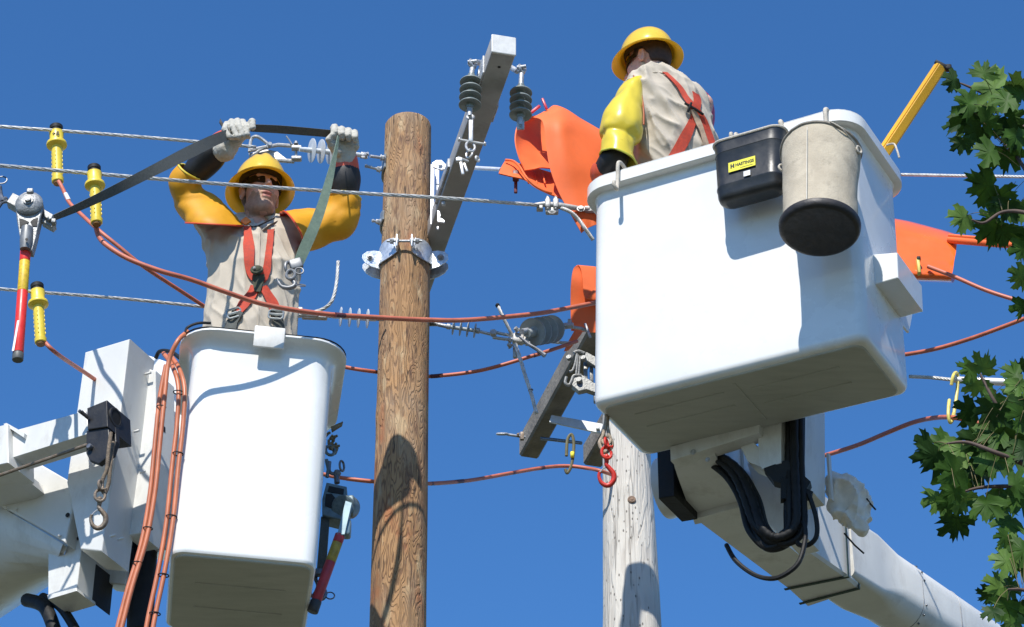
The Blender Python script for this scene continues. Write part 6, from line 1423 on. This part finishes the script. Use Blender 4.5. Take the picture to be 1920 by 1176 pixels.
mb = MB(); mb.tube([P(455, 419, 9.27), P(470, 426, 9.245), P(484, 424, 9.23), P(500, 416, 9.22), P(515, 409, 9.24)], .0035, 6); obj('neck_cord', mb, BLACK, LW)
mb = MB(); mb.box(P(461, 416, 9.25), (.035, .02, .035), (V(.7, 0, -.7).normalized(), V(0, 1, 0), V(.7, 0, .7).normalized()), .004); obj('shoulder_clip', mb, mat('orange_clip', (.80, .22, .03), .4, var=.1), LW)

# ---------------- right worker, seen from behind in the large bucket
RW = thing('person', RB(-.38, 0, .05), 'worker seen from behind in the large bucket, looking left', 'person')
HR = HF(P(1214, 120, 9.5), rad(0), (1.04, 1.04, 1.10)); HR.f = V(-.84, .54, -.06).normalized(); HR.x = HR.f.cross(V(0, 0, 1)).normalized()*-1; HR.z = HR.x.cross(HR.f)*-1
if HR.z.z < 0: HR.z = -HR.z
tors2 = s_sect([sect(141, 1198, 1262, 9.50, .075, .5), sect(158, 1176, 1300, 9.50, .11, .35), sect(190, 1166, 1326, 9.51, .135, .3), sect(225, 1172, 1336, 9.53, .145, .3), sect(262, 1182, 1341, 9.55, .15, .3), sect(300, 1190, 1344, 9.56, .15, .3), sect(360, 1200, 1346, 9.60, .14, .3), sect(430, 1205, 1345, 9.60, .13, .3)])
bp = head_prims(HR) + [('+', s_sect([sect(150, 1200, 1275, 9.51, .06, .5), sect(200, 1190, 1305, 9.53, .09, .3), sect(300, 1205, 1325, 9.58, .10, .3), sect(440, 1215, 1330, 9.60, .09, .3)]), .03),
      ('+', s_cap(HR(0, -.045, -.1), P(1238, 165, 9.52), .052, .06), .03),
      ('+', s_chain([P(1200, 178, 9.47), P(1160, 265, 9.36), P(1147, 322, 9.43), P(1150, 352, 9.53), P(1153, 370, 9.58)], [.052, .042, .03, .03, .028], .02), .03), ('+', s_chain([P(1318, 195, 9.62), P(1300, 285, 9.72), P(1220, 300, 9.80)], [.05, .042, .03], .02), .03)]
for s in (-1, 1):
    hip = P(1275 + s*30, 430, 9.60); bp.append(('+', s_chain([hip, Vector((hip.x, hip.y, 8.25)), Vector((hip.x, hip.y, 7.85)), Vector((hip.x - .05, hip.y + .03, 7.83))], [.07, .05, .042, .035], .02), .02))
mbb = sdf(bp, .0055); obj('body', mbb, SKIN, RW, auto=False)
hat(HR, RW, False, up=.036, dz=.145)
mb = sdf([('+', HR.ell((0, -.022, .02), (.083, .098, .10)), 0), ('-', HR.ell((0, .095, -.03), (.085, .10, .15)), .01), ('-', s_box(HR(0, .06, -.10), (.2, .11, .11), .01, HR.ax()), .005), ('-', s_box(HR(0, 0, -.140), (.2, .2, .11), .01, HR.ax()), .005), ('-', HR.ell((.085, -.012, -.01), (.03, .028, .04)), .006), ('-', HR.ell((-.085, -.012, -.01), (.03, .028, .04)), .006)], .006); obj('hair', mb, mat('dark_hair', (.05, .03, .025), .8, var=.4, vs=80), RW)
mb = MB(); R = []
for i in range(25):
    a = rad(-78 + 156*i/24); r = .102; c = lambda rr, z: HR(sin(a)*rr*.80, cos(a)*rr - .002, z + .003); h1_, h2_ = .019*(1 - .35*abs(sin(a))**3), -.020*(1 - .6*abs(sin(a))**2); R.append([c(r, h1_), c(r, h2_), c(r+.003, h2_), c(r+.003, h1_)])
mb.loft(R, cap=True, smooth=False); obj('sunglasses', mb, mat('dark_lens', (0, 0, 0)), RW)
shp = [('+', tors2, 0), ('+', s_cap(P(1208, 172, 9.49), P(1178, 215, 9.43), .085, .08), .05), ('+', s_cap(P(1300, 192, 9.6), P(1314, 255, 9.68), .07, .065), .07), ('+', s_cap(P(1222, 134, 9.5), P(1236, 150, 9.51), .064, .08), .03), ('-', s_cap(HR(0, -.03, -.06), HR(0, -.03, -.125), .056, .055), .008)]
mbs = sdf(shp, .0065)
displace(mbs, lambda p: .020*folds(V(p.x*.8 + p.z*.6, p.y, -p.x*.6 + p.z*.8), (11, 6, 2.6), 4) + .009*folds(V(p.x + p.z*.5, p.y, p.z), (20, 12, 7), 12) + .009*mnoise.noise(p*9) - .010)
sh2 = obj('shirt', mbs, SHIRT, RW, auto=False); bv2 = bvh_of(mbs)
mb = MB(); cpts = [HR(sin(rad(a))*.066, -.036 + cos(rad(a))*.066, -.098 + .012*cos(rad(a))) for a in range(50, 311, 20)]
m2 = sheet([cpts, [p + (HR(sin(rad(a)), cos(rad(a)), 0) - HR.o)*.012 + V(0, 0, -.02) for p, a in zip(cpts, range(50, 311, 20))], [p + (HR(sin(rad(a)), cos(rad(a)), 0) - HR.o)*.030 + V(0, 0, -.05) for p, a in zip(cpts, range(50, 311, 20))]], .005, nu=2, nv=3); mb.add(m2.v, m2.f, True); obj('collar', mb, SHIRT, sh2)
mb = sdf([('+', s_sect([sect(400, 1205, 1345, 9.6, .125, .3), sect(450, 1205, 1345, 9.6, .13, .3)]), 0)] + [('+', s_cap(P(1275 + s*32, 440, 9.6), Vector((P(1275 + s*32, 440, 9.6).x, 9.6, 7.88)), .088, .065), .03) for s in (-1, 1)], .012); obj('trousers', mb, TROU, RW, auto=False)
mb = MB()
for s in (-1, 1): q = P(1275 + s*32, 440, 9.6); mb.ball(Vector((q.x - .03, 9.61, 7.835)), (.11, .08, .045), 16)
obj('boots', mb, BLACK, RW)
sleeve([(1186, 154, 9.44, 9, 1, .02, .07), (1182, 172, 9.43, 20, 5, .02, .09), (1177, 198, 9.41, 29, 6, .01, .105), (1168, 228, 9.38, 38, 8, 0, .11), (1163, 250, 9.36, 40, 5, 0, .105), (1160, 263, 9.355, 31, 7, 0, .078), (1158, 276, 9.35, 32, 9, 0, .085), (1159, 300, 9.36, 35, 10, 0, .098)][::-1], RW, RUBY2, trim0=mat('lime_rim', (.55, .55, .06), .3, var=.1), trim1=None, wr=.007, seed=3, lining=False)
mb = MB(); mb.tube(crom(PL((1188, 142, 9.40), (1197, 160, 9.375), (1204, 185, 9.36), (1207, 210, 9.35), (1207, 234, 9.34)), 6), .004, 6); obj('sleeve_seam', mb, mat('red_brown_seam', (.42, .10, .03), .5, var=.2), RW)
sleeve([(1321, 178, 9.66, -16, -10, 0, .075), (1322, 200, 9.68, -17, -6, 0, .09), (1318, 235, 9.74, -22, 0, 0, .09), (1308, 275, 9.80, -22, 0, 0, .085)], RW, mat('crimson_sleeve', (.50, .02, .05), .35, var=.1), wr=.004, lining=False)
g3 = taper('rubber_glove', [P(1162, 276, 9.36), P(1156, 290, 9.36), P(1146, 308, 9.39), P(1138, 326, 9.45), P(1142, 350, 9.54)], [.045, .062, .066, .060, .045], RUBK, RW, 8)
taper('glove_cuff', [P(1137, 318, 9.43), P(1135, 328, 9.45), P(1150, 352, 9.53), P(1152, 364, 9.57)], [.066, .068, .05, .038], RUBO, g3, 9)
mb = sdf([('+', s_cap(P(1151, 354, 9.54), P(1153, 372, 9.58), .035, .038), 0)] + [('+', s_chain([P(1145 + i*7, 372, 9.60), P(1143 + i*7, 388, 9.62), P(1144 + i*7, 398, 9.60)], [.014, .013, .011], .002), .004) for i in range(4)] + [('+', s_chain([P(1160, 360, 9.56), P(1170, 374, 9.57), P(1172, 386, 9.57)], [.016, .015, .012], .002), .006)], .0045); obj('leather_glove', mb, LEAT, g3, auto=False)
hb2 = band_on(bv2, ((1240, 136), (1268, 163), (1284, 190), (1302, 214), (1318, 240), (1330, 285)), ((1250, 136), (1280, 166), (1292, 185), (1315, 210), (1330, 238), (1340, 275)), 'harness', HARN, RW, .012)
band_on(bv2, ((1296, 172), (1300, 190), (1296, 214), (1284, 238), (1270, 262), (1250, 300)), ((1308, 178), (1313, 195), (1308, 222), (1300, 245), (1288, 275), (1270, 300)), 'strap', HARN, hb2, .012)
band_on(bv2, ((1294, 206), (1300, 225), (1312, 255), (1320, 290)), ((1300, 204), (1310, 222), (1320, 250), (1330, 285)), 'strap', TANW, hb2, .018)
mb = MB()
for (a, b) in (((1284, 196), (1318, 216)), ((1288, 212), (1294, 196))): mb.tube([hitpt(bv2, *a, .022), hitpt(bv2, (a[0]+b[0])/2, (a[1]+b[1])/2, .024), hitpt(bv2, *b, .022)], .006, 8)
obj('back_buckle', mb, BLACK, hb2)
# ================================================================ maple tree reaching in from the right
tree = thing('maple_tree', (3.15, 7.9, 0), 'maple tree reaching lobed green leaves in from the right edge', 'tree')
BARK = mat('maple_bark', (.12, .10, .075), .9, col2=(.07, .055, .04), vs=12, bump=.6, bs=25, stretch=(3, 3, .6))
TWIG = mat('twig_bark', (.10, .065, .05), .8, var=.3, vs=30)
LEAF = []
for i, (c1, c2) in enumerate((((.055, .125, .014), (.034, .080, .010)), ((.028, .072, .010), (.016, .044, .007)), ((.13, .23, .04), (.08, .15, .03)))):
    LEAF.append(mat('maple_leaf_%s' % ('mid', 'dark', 'light')[i], c1, .58, col2=c2, vs=22, transl=.22, spec=.22))
OUT = [(0, 1.0), (.07, .80), (.15, .83), (.16, .64), (.24, .56), (.36, .70), (.44, .88), (.50, .76), (.66, .74), (.62, .60), (.70, .50), (.58, .42), (.50, .30), (.62, .26), (.84, .30), (.74, .12), (.84, .02), (.62, -.02), (.50, -.14), (.30, -.13), (.10, -.17), (0, -.03)]
OUTL = OUT + [(-x, y) for x, y in OUT[::-1][1:-1]]
def leaf(mb, c, tip, nrm, s, curl, rs, pet=None):
    tip = tip.normalized(); nrm = (nrm - tip*nrm.dot(tip)).normalized(); sd = tip.cross(nrm)
    o = len(mb.v); jit = [1 + rs.uniform(-.10, .10) for _ in OUTL]; fold = rs.uniform(.05, .45); ctr = (0, .18)
    def pt(x, y):
        z = fold*abs(x)*.55 - curl*(y-.2)**2*.5 - .28*x*x*abs(curl) + .05*sin(7*y + 5*x)
        return c + (sd*x + tip*y + nrm*(-z))*s
    mid = [pt(ctr[0]*1.0, ctr[1])]; mb.v.append(mid[0])
    n = len(OUTL); ring = []
    for k in (.5, 1.0):
        for (x, y), j in zip(OUTL, jit):
            xx, yy = ctr[0] + (x*j - ctr[0])*k, ctr[1] + (y*j - ctr[1])*k
            mb.v.append(pt(xx, yy))
    for i in range(n):
        j = (i+1) % n; mb.f.append([o, o+1+i, o+1+j]); mb.f.append([o+1+i, o+1+n+i, o+1+n+j, o+1+j]); mb.m += [mb.cur]*2; mb.sm += [True]*2
    base = pt(0, -.03); return base
cr = MB(); pet = MB(); tw = MB(); rs = random.Random(11)
LV = [(1781,152,34,200),(1847,130,40,80),(1852,163,62,175),(1896,163,55,150),(1912,168,50,100),(1771,212,56,205),(1809,190,46,170),(1814,228,56,225),(1792,236,44,230),(1852,201,40,30),(1858,225,38,10),(1803,274,34,250),(1822,263,30,270),(1863,263,52,230),(1893,252,52,250),(1847,288,44,215),(1885,299,54,262),(1909,263,48,280),(1841,353,60,190),(1882,375,46,300),(1885,397,42,250),(1912,361,40,330),(1915,397,46,270),(1800,412,42,205),(1855,413,38,215),
 (1830,250,40,240),(1822,205,44,200),(1880,190,46,200),(1905,215,40,20),(1832,434,54,235),(1862,440,56,262),(1881,445,50,280),(1886,394,46,260),(1911,399,40,280),(1908,445,44,255),(1914,474,42,230),(1908,521,38,200),(1916,546,34,260),(1916,581,38,250),
 (1846,682,44,80),(1812,695,34,190),(1830,728,42,260),(1896,704,42,190),(1916,684,36,100),(1910,728,40,250),(1834,755,50,200),(1810,775,46,195),(1861,755,48,240),(1874,784,52,260),(1901,746,46,200),(1916,764,44,260),(1852,777,46,230),(1912,784,44,250),
 (1777,817,62,165),(1732,839,44,200),(1746,863,54,225),(1764,839,54,190),(1795,850,54,240),(1828,832,56,215),(1857,817,54,210),(1883,808,50,240),(1839,852,54,250),(1863,843,50,270),(1894,828,50,250),(1781,890,56,200),(1812,883,50,245),(1861,872,54,260),(1894,861,54,240),(1914,850,46,250),(1914,883,46,270),
 (1781,905,54,225),(1811,900,46,255),(1841,895,46,270),(1786,928,34,250),(1756,945,48,235),(1781,948,40,262),(1806,943,42,280),(1816,953,34,285),(1791,988,54,258),(1849,953,52,262),(1877,938,54,250),(1882,960,48,290),(1907,943,50,265),(1912,905,42,20),(1887,986,46,240),(1907,991,48,260),(1882,1011,32,220),(1892,1033,48,200),(1912,1036,44,240),(1879,1056,44,215),(1904,1061,48,260),(1867,1104,46,190),(1892,1107,48,240),(1912,1101,46,260),(1859,1152,32,240),(1884,1144,46,262),(1907,1147,50,250),(1849,1119,34,205),(1900,1172,46,260)]
BR = [[(2060, 330), (1990, 300), (1930, 248), (1892, 212), (1862, 185), (1838, 172), (1815, 162), (1800, 156)], [(1990, 300), (1930, 262), (1880, 232), (1840, 214), (1808, 216)], [(2060, 470), (1990, 430), (1925, 400), (1880, 398), (1845, 418), (1822, 412)], [(1990, 430), (1930, 330), (1895, 280), (1862, 250)], [(2070, 980), (1990, 900), (1925, 852), (1885, 790), (1862, 748), (1845, 716), (1838, 700)],
      [(1990, 900), (1925, 872), (1870, 850), (1815, 830), (1775, 832)], [(2060, 960), (1985, 925), (1925, 915), (1880, 912), (1835, 915), (1795, 926)], [(2060, 1100), (1990, 1050), (1930, 1020), (1895, 1010)], [(2060, 1200), (1990, 1150), (1930, 1110), (1890, 1105)], [(2000, 600), (1950, 570), (1922, 540), (1912, 515)]]
BP = []
for bi, b in enumerate(BR):
    pts = crom([P(x, y, 7.55 + .12*sin(bi*2.1) + .10*mnoise.noise(V(x*.01, y*.01, bi))) for x, y in b], 8); n = len(pts); BP += pts
    cr.cur = 3; cr.tube(pts, [.0085*(1-i/n)**.7 + .0025 for i in range(n)], 6)
for li, (px, py, s, ang) in enumerate(LV):
    if li % 8 == 5: continue
    Y = 7.5 + rs.uniform(-.16, .22); c = P(px, py, Y); k = 1/ppm(c); a = rad(ang + rs.uniform(-14, 14)); S = s*k*1.02
    R_, U_ = V(1, 0, 0), V(0, -_sp, _cp); F_ = V(0, _cp, _sp)
    tip = R_*cos(a) + U_*sin(a) + F_*rs.uniform(-.5, .5); nrm = (-F_ + R_*rs.uniform(-.7, .7) + U_*rs.uniform(-.35, .9)).normalized()
    cr.cur = rs.choices((0, 1, 2), (.5, .33, .17))[0]; base = leaf(cr, c - tip.normalized()*S*.35, tip, nrm, S*.93, rs.uniform(-.2, .8), rs)
    q = min(BP, key=lambda t: (t - base).length)
    q = base + (q - base).normalized()*min((q-base).length, .16); m_ = base.lerp(q, .45) + V(0, 0, .010); cr.cur = 4; cr.tube(crom([base, m_, q], 4), .0013, 4)
# the rest of the tree: limbs and more leaves beyond the edge of the frame
fork = V(3.0, 7.85, 4.6)
limbs = MB(); trunk = MB()
trunk.tube(crom([V(3.15, 7.9, -.1), V(3.13, 7.9, 1.5), V(3.08, 7.88, 3.2), fork, V(2.95, 7.8, 6.0), V(2.8, 7.75, 8.0)], 8), [.20, .19, .185, .18, .175, .17, .17, .165]*5 + [.15]*1, 18)
starts = [P(b[0][0], b[0][1], 7.6) for b in BR if b[0][0] > 2050]
for st in starts: limbs.tube(crom([V(2.95, 7.82, max(4.8, st.z - 1.3)), V(2.7, 7.75, st.z - .6), st.lerp(V(2.7, 7.7, st.z - .3), .3), st], 8), [.05 - .0015*i for i in range(25)], 10)
for i in range(190):
    c = V(2.05 + rs.uniform(0, 1.6), 7.6 + rs.uniform(-.6, .8), rs.uniform(6.4, 9.9)); cr.cur = rs.choices((0, 1, 2), (.5, .33, .17))[0]
    leaf(cr, c, V(rs.uniform(-1, .3), rs.uniform(-.5, .5), rs.uniform(-1, .2)), V(rs.uniform(-.6, .6), -1, rs.uniform(-.2, .9)), rs.uniform(.07, .12), rs.uniform(-.2, .8), rs)
    q = c + V(.12, .05, .1); cr.cur = 4; cr.tube([c, q], .002, 4)
obj('trunk', trunk, BARK, tree); obj('limb', limbs, BARK, tree); 
crn = obj('crown', cr, LEAF + [TWIG, mat('leaf_stalk', (.16, .13, .045), .6, var=.2)], tree, auto=False)
